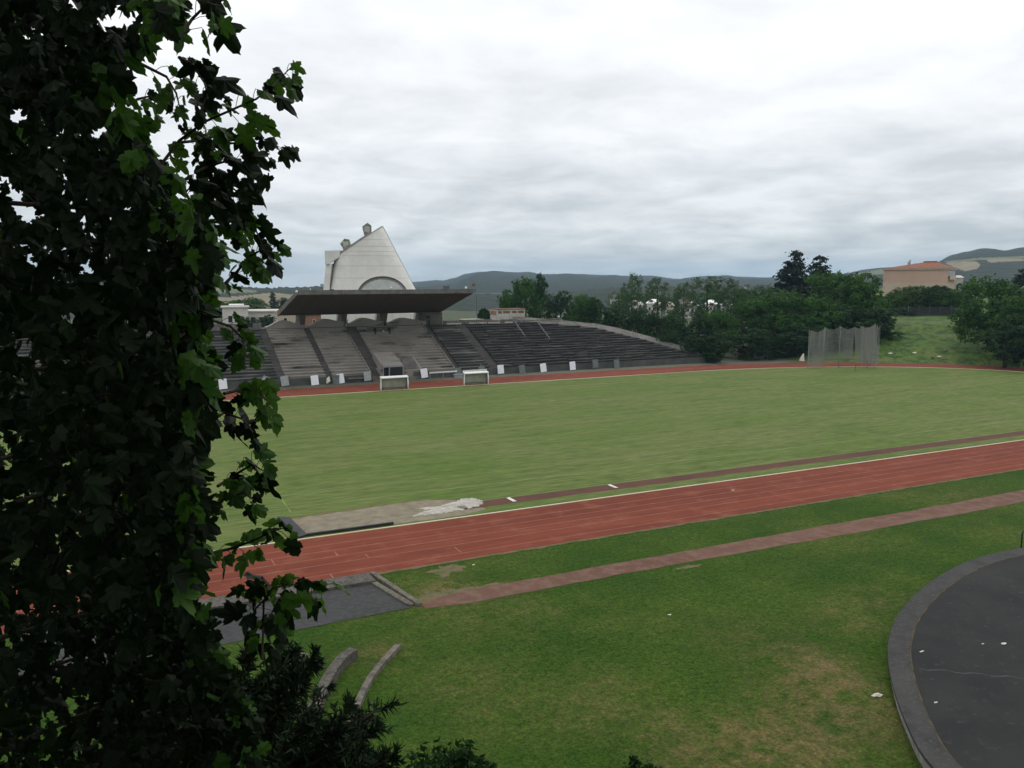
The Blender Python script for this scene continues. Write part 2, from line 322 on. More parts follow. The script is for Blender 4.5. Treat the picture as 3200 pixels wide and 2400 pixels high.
ed = MB(); ed.band([(p[0]-.4,p[1]+.25+wob(p[0]*1.3,1,.25,2),.005) for p in top], [(p[0],p[1]-1,.005) for p in top]); struct(ed, 'worn_edge', 'earth')
top[0] = (10.35, top[0][1], .007); bot[0] = (10.95, bot[0][1], .007); sp.band(top, bot); struct(sp, 'sand_pit', 'sand')
ws = MB(); poly_ = [(1498,1560),(1512,1572),(1490,1585),(1455,1590),(1400,1600),(1350,1606),(1290,1612),(1335,1598),(1360,1592),(1310,1590),(1380,1582),(1400,1572),(1425,1566),(1450,1558),(1475,1557)]
pts_ = []
for i in range(len(poly_)):
    a_, b_ = Vector((*poly_[i],0)), Vector((*poly_[(i+1)%len(poly_)],0))
    for j in range(10):
        q_ = a_.lerp(b_, j/10); pts_.append(G(q_.x+16*noise.noise(Vector((i*3.1+j*.7,j*1.9,2))), q_.y+6*noise.noise(Vector((i*2.3,j*2.3,7))), .014))
cq = G(1440,1577,.05); ws.add(pts_+[cq], [(i,(i+1)%len(pts_),len(pts_)) for i in range(len(pts_))])
struct(ws, 'white_sand', 'white_sand')
dp = MB(); q_ = G(1445,1588,.06); dp.add([G(x,y,.062) for x,y in ((1428,1582),(1452,1580),(1466,1588),(1440,1587))],[(0,1,2,3)]); struct(dp, 'bare_patch', 'sand')
cov = empty('pit_cover', 'black rubber cover folded along the near end of the sand pit', 'cover', (10.9,52.8,0))
e1 = MB(); P0 = G(868,1620); P1 = G(905,1622); P2 = G(960,1676); P3 = G(935,1684)
e1.prism([P3, P2, P1, P0], .02, .14); e1.build('end_panel', 'rubber', cov)
e2 = MB(); e2.bar((P2.x,50.72,.10), (P2.x+5.6,50.72,.10), .16, .16); e2.build('side_strip', 'rubber', cov)
# bare patches by the track
for (x, y, rx, ry) in ((1395,1782,.9,.7),(1490,1838,2.2,.35),(1380,1865,1.3,.9),(2150,1772,.8,.2)):
    p = G(x, y); struct(blob(p.x, p.y, rx, ry, -.0005+rnd.random()*.001, x*.1, j=.35), 'bare_patch', 'earth')
for (x, y, rx, ry, a) in ((2560,2190,1.6,3.6,-.5),(2420,2080,1.3,1.6,.3),(2700,1940,1.0,1.4,-.4),(2160,2340,1.3,1.2,.3),(2640,1830,1.8,.7,.1)):
    p = G(x, y)
struct(MB().add([(0,0,0),(0.01,0,0),(0,0.01,0)],[(0,1,2)]), 'ground_speck', 'earth') if False else None
# cinder footpath
us = [13.5+i*.6 for i in range(160)]
struct(MB().band([(u, 37.95+wob(u,3,.12,.5)-max(0,15.5-u)*.35, .004) for u in us], [(u, 36.35+wob(u,7,.12,.5)+.006*(u-14)*math.sin(u*.09)+max(0,15.5-u)*.15-.25*max(0,min(1,(u-22)/20)), .004) for u in us]), 'footpath', 'path')
# asphalt bay with slab and kerb
bay = MB(); bay.add([(-4,41.0,.012),(12.25,41.0,.012),(13.0,37.1,.012),(-4,36.6,.012)], [(0,1,2,3)]); struct(bay, 'asphalt_bay', 'asphalt')
sl = MB(); sl.box(-4,12.35,41.05,42.38,-.01,.16); tag(sl.build('concrete_slab', 'bench'), 'long low grey slab between the red track and the asphalt bay', 'slab')
kb = MB(); kb.bar((12.55,42.4,.07),(13.35,37.1,.07),.26,.18); kb.bar((12.25,41.0,.05),(12.98,37.3,.05),.3,.1)
tag(kb.build('stone_kerb', 'stone_rough'), 'pale stone kerb closing the right side of the asphalt bay', 'kerb')
# curved concrete benches of the open-air theatre
def arc(px, wid, h, name, m, label, z=0):
    pts = [G(x, y, h) for x, y in px]; L_ = []; Rr = []
    sm = []
    for i in range(len(pts)-1):
        for j in range(6):
            t = j/6; p0 = pts[max(i-1,0)]; p1 = pts[i]; p2 = pts[i+1]; p3 = pts[min(i+2,len(pts)-1)]
            sm.append(.5*((2*p1)+(p2-p0)*t+(2*p0-5*p1+4*p2-p3)*t*t+(3*p1-p0-3*p2+p3)*t**3))
    sm.append(pts[-1]); mb = MB(); n_ = len(sm)
    for i, p in enumerate(sm):
        d = (sm[min(i+1,n_-1)]-sm[max(i-1,0)]); d.z = 0; d.normalize(); s_ = Vector((-d.y,d.x,0))*wid/2
        L_.append(p+s_); Rr.append(p-s_)
    mb.band(L_, Rr); mb.band(Rr, [(p.x,p.y,-.02) for p in Rr]); mb.band([(p.x,p.y,-.02) for p in L_], L_)
    mb.add([L_[0],Rr[0],(Rr[0].x,Rr[0].y,-.02),(L_[0].x,L_[0].y,-.02)],[(0,1,2,3)])
    return tag(mb.build(name, m), label, 'bench', 'curved benches of the open-air theatre')
arc([(1105,2026),(1070,2050),(1035,2096),(1005,2150),(970,2230)], .42, .42, 'concrete_bench', 'bench', 'smooth grey curved bench, middle one of the three on the lawn')
arc([(1244,2012),(1200,2060),(1160,2110),(1128,2170),(1105,2230),(1075,2290),(1040,2380)], .26, .2, 'stone_bench', 'stone_rough', 'rough pale stone curved bench nearest to the open lawn')
arc([(950,2040),(918,2070),(890,2115),(860,2180)], .40, .42, 'concrete_bench', 'stone_rough', 'mottled curved bench half hidden behind the dark shrub')
# round stage
ZD = .55
cen = Vector((44.5, 11.0, 0))
opx = [(3170,1716),(3000,1765),(2920,1812),(2850,1870),(2800,1935),(2778,2000),(2775,2060),(2785,2110),(2812,2205),(2850,2290),(2900,2400)]
op = [G(x, y, ZD) for x, y in opx]
ang = [math.atan2(p.y-cen.y, p.x-cen.x) for p in op]; rad = [(p-cen).xy.length for p in op]
def rr(a):
    while a < 0: a += 2*math.pi
    aa = [x if x >= 0 else x+2*math.pi for x in ang]
    if a <= aa[0]: return rad[0]+(19.2-rad[0])*min(1,(aa[0]-a)/1.4)
    if a >= aa[-1]: return rad[-1]+(19.2-rad[-1])*min(1,(a-aa[-1])/1.6)
    for i in range(len(aa)-1):
        if aa[i] <= a <= aa[i+1]:
            t = (a-aa[i])/(aa[i+1]-aa[i]); return rad[i]+(rad[i+1]-rad[i])*t
raw = [rr(2*math.pi*i/240) for i in range(240)]
for _ in range(6): raw = [(raw[i-1]+raw[i]*2+raw[(i+1)%240])/4 for i in range(240)]
def ring(dr, z): return [(cen.x+(raw[i]+dr)*math.cos(2*math.pi*i/240), cen.y+(raw[i]+dr)*math.sin(2*math.pi*i/240), z) for i in range(240)]
stg = empty('round_stage', 'large dark round outdoor stage with a raised grey stone rim', 'stage', (cen.x,cen.y,0))
a = MB(); n = 240; r0 = ring(-.9, ZD-.012); a.add(r0+[(cen.x,cen.y,ZD-.012)], [(i,(i+1)%n,n) for i in range(n)]); a.build('stage_floor', 'disc', stg)
a = MB(); a.band(ring(-.9,ZD), ring(0,ZD), True); a.band(ring(0,ZD), ring(0,ZD-.12), True); a.band(ring(-.9,ZD-.02), ring(-.9,ZD), True); a.build('rim', 'rim', stg)
a = MB(); a.band(ring(0,ZD-.12), ring(-.10,ZD-.12), True); a.band(ring(-.10,ZD-.12), ring(-.10,-.05), True); a.build('base_wall', 'concrete', stg)
ml_ = ring(-.93, ZD-.004); ml2 = ring(-.87, ZD+.004); a = MB(); a.band([(x+.05*noise.noise(Vector((x*2,y*2,0))), y+.05*noise.noise(Vector((x*2,y*2,8))), z) for x,y,z in ml_], ml2, True); a.build('moss_line', mat('moss_in_joint', (.045,.036,.022), var=(.10,.075,.04), scale=1.6, detail=8), stg)
a = MB(); cp = [G(2870+i*28, 2088+i*1.7+3*math.sin(i*1.7)+i*.9, ZD-.006) for i in range(24)]
a.band(cp, [p+Vector((.0,-.05,0)) for p in cp]); a.build('crack', 'crack', stg)
rl = random.Random(11)
for (x, y, s_, ml, lab) in ((2738,2174,.17,'litter','crumpled pale paper on the grass left of the round stage'),(3135,2012,.12,'litter','white scrap lying on the round stage, the largest there'),
                        (2880,2036,.07,'litter','small white scrap lying near the rim of the round stage'),(2290,1532,.09,'litter','tiny pale stone on the red track'),(2093,1921,.08,'litter','tiny white scrap on the middle of the near lawn'),
                        (1480,1765,.08,'litter','tiny white scrap on the grass strip beside the red track'),(3072,2012,.05,'litter','small white speck in the middle of the round stage'),(2925,2195,.06,'litter','small pale scrap low on the round stage')):
    on = x > 2850; z = ZD if on else 0; p = G(x, y, z); mb = MB(); vs = [p+Vector((0,0,s_*.5))]; nn = 9
    for i in range(nn):
        t = 2*math.pi*i/nn; r_ = s_*(.6+.7*rl.random()); vs.append(p+Vector((r_*1.5*math.cos(t), r_*.8*math.sin(t), s_*.25*rl.random())))
    for i in range(nn):
        t = 2*math.pi*i/nn; vs.append(p+Vector((s_*.5*math.cos(t), s_*.3*math.sin(t), -.01)))
    mb.add(vs, [(0,1+i,1+(i+1)%nn) for i in range(nn)]+[(1+i,1+nn+i,1+nn+(i+1)%nn,1+(i+1)%nn) for i in range(nn)])
    tag(mb.build('litter', ml), lab, 'litter')
# little black barrier by the stage
p = G(3191,1712,.0); bp = empty('barrier_post', 'black steel post standing on the grass beyond the round stage', 'post', p)
mb = MB(); mb.tube([p, p+Vector((0,0,.95))], .04, 8); mb.build('post', 'blacksteel', bp)
mb = MB(); rg = Vector((math.sin(AZ),-math.cos(AZ),0)); mb.tube([p+Vector((0,0,.93)), p+Vector((0,0,1.02))+rg*.08, p+Vector((0,0,1.02))+rg*1.4, p+rg*1.42], .035, 8); mb.build('top_bar', 'blacksteel', bp)

# ------------------------------------------------------------------ near embankment under the viewpoint
nb = MB(); vs = []; fs = []; NR = 14
for j in range(NR):
    r_ = 0 if j == 0 else 1.5+j*1.3
    for k in range(64):
        t = 2*math.pi*k/64; z = max(-.1, min(14.2, 14.2-.80*(r_-1.5)))
        z += .12*noise.noise(Vector((r_*math.cos(t)*.6, r_*math.sin(t)*.6, 0)))
        if r_*math.sin(t) < 0: z = 14.2 if j else 14.2
        vs.append((r_*math.cos(t), r_*math.sin(t), z if z > -.05 else -.1))
for j in range(NR-1):
    for k in range(64): fs.append((j*64+k, (j+1)*64+k, (j+1)*64+(k+1)%64, j*64+(k+1)%64))
struct(nb.add(vs, fs), 'near_embankment', 'lawn', smooth=True)

# ------------------------------------------------------------------ grass bank beyond the bend
def outer_dist(u, w):                                  # rough distance outside the outer track edge
    if u < 90: return max(0, w-(WC+HO))
    ax = HO+20.4; e = math.hypot((u-90)/ax, (w-WC)/HO); L_ = math.hypot(u-90, w-WC)
    return L_*(1-1/max(e,1e-6))
def bank_h(u, w):
    d = outer_dist(u, w); kx = min(1, max(0, (u-108)/22)); kx = kx*kx*(3-2*kx); ka = min(1, max(0, (46-math.degrees(math.atan2(w,u)))/6)); kx *= ka*ka*(3-2*ka)
    t = min(1, max(0, (d-2.5)/26)); h = 6.3*(t**.85)
    if d > 28.5: h += (d-28.5)*.03
    return h*kx+.25*noise.noise(Vector((u*.12, w*.12, 0)))*min(1,d/6)*kx
b_ = MB(); vs = []; fs = []; nu, nw = 100, 110
for i in range(nu):
    for j in range(nw):
        u, w = 100+i*2.2, -20+j*2.4; h = bank_h(u, w); vs.append((u, w, h if outer_dist(u, w) > .3 and h > .02 else -.06))
for i in range(nu-1):
    for j in range(nw-1): fs.append((i*nw+j, (i+1)*nw+j, (i+1)*nw+j+1, i*nw+j+1))
M['bank'] = mat('bank_grass', (.062,.125,.016), var=(.100,.130,.032), scale=.12, detail=9, lo=.38, hi=.62, var2=(.028,.066,.010), scale2=.5, bump=.5, bscale=6, bdist=.06, fine=(1.5,(1,1,1),.4))
struct(b_.add(vs, fs), 'grass_bank', 'bank', smooth=True)

# ------------------------------------------------------------------ grandstand
W0, Z0, W1, Z1 = 125.0, 1.05, 140.0, 7.65; KS = (Z1-Z0)/(W1-W0); NRW = 17
gs = empty('grandstand', 'grey concrete grandstand with raking tiers and a dark upswept canopy roof', 'grandstand')
def ub(x, y=1170): return W(x, y, W0).x
al = [(ub(868),ub(893)), (ub(1019),ub(1040)), (ub(1160),ub(1196)), (ub(1422),ub(1440)), (ub(1530),ub(1562))]
def tiers(u0, u1, m, name, rows=NRW, jit=0, cut=None):
    mb = MB(); rw = (W1-W0)/rows; rh = (Z1-Z0)/rows; rj = random.Random(int(u0*10))
    for i in range(rows):
        a, b = u0, u1
        if cut: b = min(u1, cut(W0+(i+.5)*rw))
        if b <= a: continue
        y0, z0_ = W0+i*rw, Z0+i*rh; nseg = max(1, int((b-a)/2.6)) if jit else max(1, int((b-a)/6))
        for s_ in range(nseg):
            x0 = a+(b-a)*s_/nseg; x1 = a+(b-a)*(s_+1)/nseg; dz = rj.uniform(-jit, jit); dy = rj.uniform(-jit, jit)
            ov = .02+.02*rj.random()
            # tread with a lip that overhangs its riser
            mb.box(x0+(.01 if s_ else 0), x1, y0-.10+dy, y0+rw+.1, z0_+rh-.13+dz, z0_+rh+dz)
            mb.box(x0+.03, x1-.03, y0+.02+dy, y0+rw+.15, z0_-.5+ov, z0_+rh-.12+dz)
    return mb.build(name, m, gs)
cutline = [slopept(x, y, W0, Z0, KS) for x, y in ((1605,1000),(1700,1012),(1854,1024),(1898,1035),(2006,1062),(2115,1095),(2216,1118))]
def cut(w):
    pts = cutline
    for i in range(len(pts)-1):
        a, b = pts[i], pts[i+1]
        if b.y <= w <= a.y: return b.x+(a.x-b.x)*(w-b.y)/(a.y-b.y+1e-6)
    return pts[-1].x if w < pts[-1].y else pts[2].x
edges = [-12]+[e for p in al for e in p]+[111]
names = ['tier_stain','tier','tier','tier','tier_stain','tier_black']
lab = ['stained dark left block of tiers','grey left-centre block of tiers','plain grey block of tiers','central block of tiers','stained block of tiers right of the centre','black mossy right wing of tiers']
for i in range(6):
    o = tiers(edges[2*i], edges[2*i+1], names[i], 'seating_tiers', jit=(.09 if i == 5 else .012 if i == 0 else 0), cut=(cut if i == 5 else None)); o['label'] = lab[i]
for i, (a, b) in enumerate(al):                         # aisles: a raking stair set 10 cm deeper
    mb = MB(); nst = 34
    for s_ in range(nst):
        y0 = W0+(W1-W0)*s_/nst; z = Z0+(Z1-Z0)*(s_+1)/nst-.12; mb.box(a+.01, b-.01, y0, y0+(W1-W0)/nst+.02, z-.7, z)
    o = mb.build('aisle_stair', 'aisle', gs)
    if i in (2, 3):
        mb = MB(); mb.prism([(a-.12,W0),(a+.0,W0),(a+.0,W1),(a-.12,W1)], Z0-.9, [Z0+.42, Z0+.42, Z1+.42, Z1+.42]); mb.build('stair_wall', 'tier', gs)
mb = MB(); a, b = al[2]
for s_ in range(5): mb.box(a+.05, b-.05, W0-.75+.3*s_, W0-.42+.3*s_, 0, .25*(s_+1))
mb.build('bottom_steps', 'step_red', gs)
# body below tiers, front wall
mb = MB(); mb.prism([(-12,W0+.05),(104,W0+.05),(79,W1-.3),(-12,W1-.3)], -.05, [Z0-.35, Z0-.35, Z1-.75, Z1-.75]); mb.build('understructure', 'tier_stain', gs)
tu0, tu1 = ub(1192), ub(1252)
mb = MB()
for (a, b) in ((-12, al[2][0]-.1), (tu1+2.0, 104.6)):
    mb.box(a, b, W0-.25, W0+.04, -.05, Z0+.02)
mb.build('front_wall', mat('front_wall_concrete', (.105,.11,.098), var=(.06,.065,.058), scale=.4, detail=8), gs)
mb = MB(); mb.box(ub(1236), ub(1330), W0-.6, W0-.28, -.02, .5); mb.box(ub(1084), ub(1140), W0-.7, W0-.27, .55, .75); mb.v = mb.v[:8]; mb.f = mb.f[:6]; mb.build('front_ledge', 'coping', gs); mb = MB(); mb.box(ub(1084), ub(1140), W0-.7, W0-.27, .55, .75); mb.build('front_ledge', 'coping', gs)
# diagonal coping of the right wing
mb = MB(); hyp = cutline; out = [slopept(x, y, W0, Z0, KS) for x, y in ((1606,990),(1690,997),(1862,1013),(1934,1027),(2042,1056),(2151,1089),(2228,1115))]
up = Vector((0,0,.12)); mb.band([p+up for p in hyp], [p+up for p in out]); mb.band([p-up*2 for p in hyp], [p+up for p in hyp]); mb.band([p+up for p in out], [(p.x,p.y,-.1) for p in out])
mb.build('side_coping', 'coping', gs)
mb = MB(); pe = [slopept(x, y, W0, Z0, KS)+Vector((0,0,.16)) for x, y in ((1985,1056),(2060,1076),(2150,1104),(2216,1118))]
mb.band(pe, [p+Vector((.15,-.5,-.05)) for p in pe]); mb.build('white_edge', 'conc_pale', gs)
# platform behind the tiers + back rubble wall
mb = MB(); mb.box(-12, 82, W1-.3, W1+3.5, -.05, Z1+.05); mb.build('back_walkway', 'tier_stain', gs)
mb = MB()
rj = random.Random(5)
x = ub(1378)+6.6
while x < 80:
    l_ = rj.uniform(1.5,4); mb.box(x, x+l_-.25, W1+.2, W1+.55, Z1, Z1+rj.uniform(.35,.75)); x += l_
mb.build('back_parapet', 'coping', gs)
mb = MB()
for (xa, xb) in ((1395,1440),(1465,1520),(1525,1560),(1577,1600)): 
    a, b = W(xa,1012,W1-.1).x, W(xb,1012,W1-.1).x; mb.box(a, b, W1-.35, W1-.1, Z1-.02, Z1+.2)
mb.build('white_edging', 'conc_pale', gs)
# scalloped back wall below the canopy: humps between the pillars
def hump(x0, x1, pk, y0, ypk, y1, name='scalloped_wall'):
    a = W(x0,y0,W1+.3); b = W(x1,y1,W1+.3); c = W(pk,ypk,W1+.3); n_ = 24; tp = []
    for i in range(n_+1):
        t = i/n_; u = a.x+(b.x-a.x)*t; tt = (u-c.x)/((c.x-a.x) if u < c.x else (b.x-c.x)); 
        z = (a.z if u < c.x else b.z)+(c.z-(a.z if u < c.x else b.z))*(.5+.5*math.cos(math.pi*min(1,abs(tt))))
        tp.append((u, z))
    mb = MB(); dd = .5
    mb.band([(u,W1+.1,z) for u, z in tp], [(u,W1+.1+dd,z) for u, z in tp]); mb.band([(u,W1+.1,Z1-.4) for u, z in tp], [(u,W1+.1,z) for u, z in tp]); mb.band([(u,W1+.1+dd,z) for u, z in tp], [(u,W1+.1+dd,Z1-.4) for u, z in tp])
    mb.build(name, 'tier', gs)
    mb = MB(); h_ = [q for q in tp if q[0] <= c.x]; mb.band([(u,W1-.02,z+.03) for u, z in h_], [(u,W1+.62,z+.03) for u, z in h_]); mb.band([(u,W1-.02,z-.12) for u, z in h_], [(u,W1-.02,z+.03) for u, z in h_])
    mb.build('wall_capping', 'conc_pale', gs)
hump(825,955,880,1022,1000,1016); hump(962,1075,1012,1016,996,1005); hump(1085,1198,1132,1010,993,1004); hump(1205,1330,1255,1008,993,1003)
# left retaining wall with a little window
p0 = W(725,1010,W1+.5); p1 = W(815,1012,W1+.5); mb = MB()
mb.box(p0.x-14, p1.x-2.2, W1+.1, W1+.5, Z1-.4, Z1+1.0); mb.box(p1.x-1.3, p1.x, W1+.1, W1+.5, Z1-.4, Z1+1.0); mb.box(p1.x-2.2, p1.x-1.3, W1+.1, W1+.5, Z1-.4, Z1+.35)
wl = mb.build('retaining_wall', 'coping', gs); mb = MB(); mb.box(p1.x-2.2, p1.x-1.3, W1+.3, W1+.36, Z1+.3, Z1+1.0); mb.build('window', 'glassd', wl)
mb = MB(); mb.tube([W(668,1003,W1+1), W(700,1000,W1+1)], .05); 
# canopy
UL, UR = 27.0, 55.7
cf = MB(); FZ, FW, BW, BZ = 13.55, 126.0, 141.6, 9.75
prof = [(FW,FZ),(FW+.2,FZ+.02),(BW,BZ),(BW,BZ+.75),(FW+.2,FZ+.50)]
n = len(prof)
sec = 12
vs = []; 
for i in range(sec+1):
    u = UL+(UR-UL)*i/sec
    for (w, z) in prof: vs.append((u, w, z))
fs = []
for i in range(sec):
    for j in range(n): fs.append((i*n+j, (i+1)*n+j, (i+1)*n+(j+1)%n, i*n+(j+1)%n))
fs.append(tuple(range(n))); fs.append(tuple(sec*n+j for j in range(n))[::-1])
cf.add(vs, fs); cnp = cf.build('canopy_roof', 'canopy', gs)
mb = MB(); mb.box(UL-.05, UR+.05, FW-.18, FW+.28, FZ-.06, FZ+.62); mb.build('fascia', 'fascia', cnp)
mb = MB(); mb.prism([(UL-.28,FW-.1),(UL-.02,FW-.1),(UL-.02,BW),(UL-.28,BW)], BZ-.2, [FZ+.55, FZ+.55, BZ+.75, BZ+.75])
v_ = mb.v; mb.v = [ (x,y,(FZ-.1 if y < 130 else BZ-.1)) if abs(z-(BZ-.2)) < 1e-6 else (x,y,z) for x,y,z in v_]; mb.build('side_beam', 'coping', cnp)
mb = MB(); mb.prism([(UR+.02,FW-.1),(UR+.16,FW-.1),(UR+.16,BW),(UR+.02,BW)], BZ-.2, [FZ+.35, FZ+.35, BZ+.55, BZ+.55])
mb.v = [ (x,y,(FZ+.15 if y < 130 else BZ+.25)) if abs(z-(BZ-.2)) < 1e-6 else (x,y,z) for x,y,z in mb.v]; mb.build('side_beam', 'coping', cnp)
for (xa, xb) in ((938,950),(1070,1079),(1192,1205),(1312,1324)):
    a, b = W(xa,990,W1+.9).x, W(xb,990,W1+.9).x; mb = MB()
    mb.add([(a+.05,W1+.7,Z1-.2),(b-.05,W1+.7,Z1-.2),(b-.05,W1+1.2,Z1-.2),(a+.05,W1+1.2,Z1-.2),(a-.12,W1+.0,BZ+.15),(b+.12,W1+.0,BZ+.15),(b+.12,W1+1.3,BZ+.15),(a-.12,W1+1.3,BZ+.15)],
           [(0,3,2,1),(4,5,6,7),(0,1,5,4),(1,2,6,5),(2,3,7,6),(3,0,4,7)]); mb.build('pillar', 'canopy', gs)
for (xa, xb, yb) in ((918,933,1010),(1048,1066,1008),(1170,1190,1008),(1290,1308,1006)):    # pale raking props behind
    a, b = W(xa,990,W1+3).x, W(xb,990,W1+3).x; mb = MB()
    mb.add([(a-.2,W1+2.2,Z1-1.2),(b-.1,W1+2.2,Z1-1.2),(b-.1,W1+3.2,Z1-1.2),(a-.2,W1+3.2,Z1-1.2),(a+.1,W1+1.5,BZ+.3),(b+.1,W1+1.5,BZ+.3),(b+.1,W1+2.5,BZ+.3),(a+.1,W1+2.5,BZ+.3)],
           [(0,3,2,1),(4,5,6,7),(0,1,5,4),(1,2,6,5),(2,3,7,6),(3,0,4,7)]); mb.build('raking_prop', 'conc_pale', gs)
a, b = W(1326,985,W1+.6).x, W(1382,985,W1+.6).x
mb = MB(); mb.box(a+1.0, b, W1+.6, W1+3.2, Z1, BZ+.1); mb.box(a, a+1.0, W1+.6, W1+3.2, BZ-.5, BZ+.1); eb = mb.build('end_block', 'coping', gs)
mb = MB(); mb.box(b-3.2, b+.06, W1+.55, W1+.7, Z1+.9, Z1+1.0); mb.build('string_course', 'coping', eb)
# tunnel mouth let into the central block
tn = MB(); y0_ = W0-.9
tn.add([(tu0,y0_,0),(tu1+.2,y0_,0),(tu1+.2,W0+6,0),(tu0,W0+6,0),(tu0,y0_,2.35),(tu1+.2,y0_,2.35),(tu1+.2,W0+4.5,4.1),(tu0,W0+4.5,4.1)],
       [(2,3,7,6),(3,0,4,7),(4,5,6,7)])
tn.box(tu0-.35, tu0-.02, y0_-.1, W0+4.2, 0, 1.9)
tm = tn.build('tunnel_mouth', 'tier', gs)
mb = MB(); mb.box(tu0, tu0+.12, y0_, y0_+.2, 0, 2.2); mb.box(tu0+.95, tu0+1.1, y0_, y0_+.2, 0, 2.2); mb.box(tu1+.05, tu1+.18, y0_, y0_+.2, 0, 2.2); mb.box(tu0-.02, tu1+.22, y0_-.05, y0_+.22, 2.15, 2.4); mb.build('door_frame', 'steel', tm)
mb = MB(); mb.box(tu0+.15, tu0+.92, y0_+.5, y0_+.6, 0, 2.15); mb.box(tu0+1.15, tu1+.02, y0_+.08, y0_+.14, 0.0, 2.15); mb.build('dark_doorway', 'glassd', tm)
mb = MB(); mb.box(tu1+.2, tu1+2.0, y0_+.6, W0+3, 0, 1.35); mb.add([(tu1+.2,W0-.1,1.36),(tu1+3.8,W0-.1,1.36),(tu1+3.8,W0+4.2,3.2),(tu1+.2,W0+4.2,3.2)],[(0,1,2,3)]); mb.build('side_apron', 'tier', tm)
mb = MB(); mb.add([(tu1+.4,W0+.25,1.65),(tu1+3.2,W0+.25,1.65),(tu1+3.2,W0+3.6,3.25),(tu1+1.4,W0+3.6,3.25)],[(0,1,2,3)]); mb.build('pale_slab', 'coping', tm)
for (xa, ya, xb, yb) in ((1610,1011,1640,1053),(1681,1012,1717,1060)):
    p, q = slopept(xa, ya+4, W0, Z0, KS), slopept(xb, yb+4, W0, Z0, KS); mb = MB(); mb.tube([p+Vector((0,0,.5)), q+Vector((0,0,.5))], .035)
    for t_ in (0,.25,.5,.75,1): c_ = p.lerp(q, t_); mb.tube([c_, c_+Vector((0,0,.5))], .03)
    mb.build('handrail', 'steel', gs)
# commentary desk on the top tiers
p = W(1195,1040,W1-2.5); dk = empty('commentary_desk', 'dark commentary desk under the canopy beside the central pillar', 'desk', (p.x,p.y,Z1-1.1))
zz = Z1-1.15; mb = MB(); mb.box(p.x-2.6, p.x+2.6, p.y-.35, p.y+.4, zz+1.0, zz+1.12); mb.build('desk_top', 'tier_stain', dk)
for s_ in (-1.3, 1.25):
    mb = MB(); mb.box(p.x+s_-.12, p.x+s_+.12, p.y-.3, p.y+.35, zz-.6, zz+1.0); mb.build('leg', 'blacksteel', dk)
mb = MB(); mb.box(p.x-1.15, p.x+1.1, p.y-.1, p.y+.3, zz-.3, zz+.5); mb.build('front_panel', 'dark', dk)
mb = MB(); mb.sphere((p.x+.1,p.y-.25,zz+.45), .14); mb.build('lamp', 'white', dk)

# lamps and posts on the canopy
def lamp(x, y, w, zb, r, label, m='white', box=False, pole=.5):
    p = W(x, y, w); e = empty('floodlight', label, 'floodlight', (p.x,p.y,zb), 'lamps on the canopy front')
    mb = MB(); mb.tube([(p.x,p.y,zb),(p.x,p.y,p.z)], .05); mb.build('bracket', 'steel', e)
    mb = MB()
    if box: mb.box(p.x-r, p.x+r, p.y-r*.6, p.y+r*.6, p.z-r, p.z+r)
    else: mb.sphere(p, r)
    mb.build('lamp_head', m, e)
lamp(927,911,FW-.1,FZ+.1,.19,'white round lamp at the left corner of the canopy'); lamp(1222,899,FW,FZ+.5,.16,'white round lamp halfway along the canopy front')
lamp(1456,899,FW,FZ+.5,.22,'large white round lamp near the right end of the canopy'); lamp(1480,891,FW,FZ+.5,.24,'brown boxy lamp on the right corner of the canopy','rust',True); lamp(970,904,FW-.1,FZ+.3,.1,'tiny white lamp near the left end of the canopy')
mb = MB(); p = W(1396,900,FW+.1); mb.box(p.x-.42, p.x+.42, p.y-.1, p.y+.5, FZ+.45, FZ+1.05); mb.box(p.x-.5,p.x+.5,p.y-.16,p.y+.56,FZ+1.05,FZ+1.13)
tag(mb.build('roof_vent', 'fascia'), 'small square grey vent box on the canopy front edge', 'vent')
p = W(1488,915,FW+.6); q = W(1490,985,W1+.8)
mb = MB(); mb.tube([(p.x-.35,p.y,p.z+.02),(p.x-.05,p.y,p.z+.1),(p.x,p.y,p.z-.15),(q.x,q.y,q.z),(q.x,q.y,Z1)], .07, 8); tag(mb.build('drain_pole', 'bluesteel'), 'slim pale blue pole hanging from the right corner of the canopy', 'pole')
p = W(1746,990,W1-.3); mb = MB(); mb.tube([(p.x+.75,p.y,Z1-.2),(p.x+.1,p.y,p.z)], .05); e = tag(mb.build('slanted_lamp', 'steel'), 'small leaning lamp post on the crest of the right wing', 'lamp'); m2 = MB(); m2.sphere(p, .17); m2.build('lamp_head', 'white', e)

# kiosk on the crest
p0 = W(1553,1000,W1+2); p1 = W(1641,1000,W1+2); zt = W(1600,967,W1+2).z
ks = empty('kiosk', 'small cream concrete kiosk with slot windows on top of the stand', 'kiosk', (p0.x,W1+2,Z1))
mb = MB(); x0, x1, y0, y1 = p0.x, p1.x, W1+2.0, W1+5; zl, zh = zt-.75, zt-.3
mb.box(x0,x1,y0+.3,y1,Z1-1,zl-.35); mb.box(x0,x1,y0,y0+.3,Z1-1,zl); mb.box(x0,x1,y0,y1,zh,zt)
wd = x1-x0
for a, b in ((0,.04),(.165,.215),(.46,.52),(.70,.745),(.965,1)): mb.box(x0+wd*a, x0+wd*b, y0+.01, y0+.29, zl, zh)
mb.build('wall', 'conc_pale', ks); mb = MB(); mb.box(x0+.05,x1-.05,y0+.32,y1-.1,zl-.3,zh); mb.build('shutter', 'brick', ks); mb = MB(); mb.box(x0-.12,x1+.12,y0-.12,y1+.1,zt+.003,zt+.13); mb.build('roof', 'rust', ks)
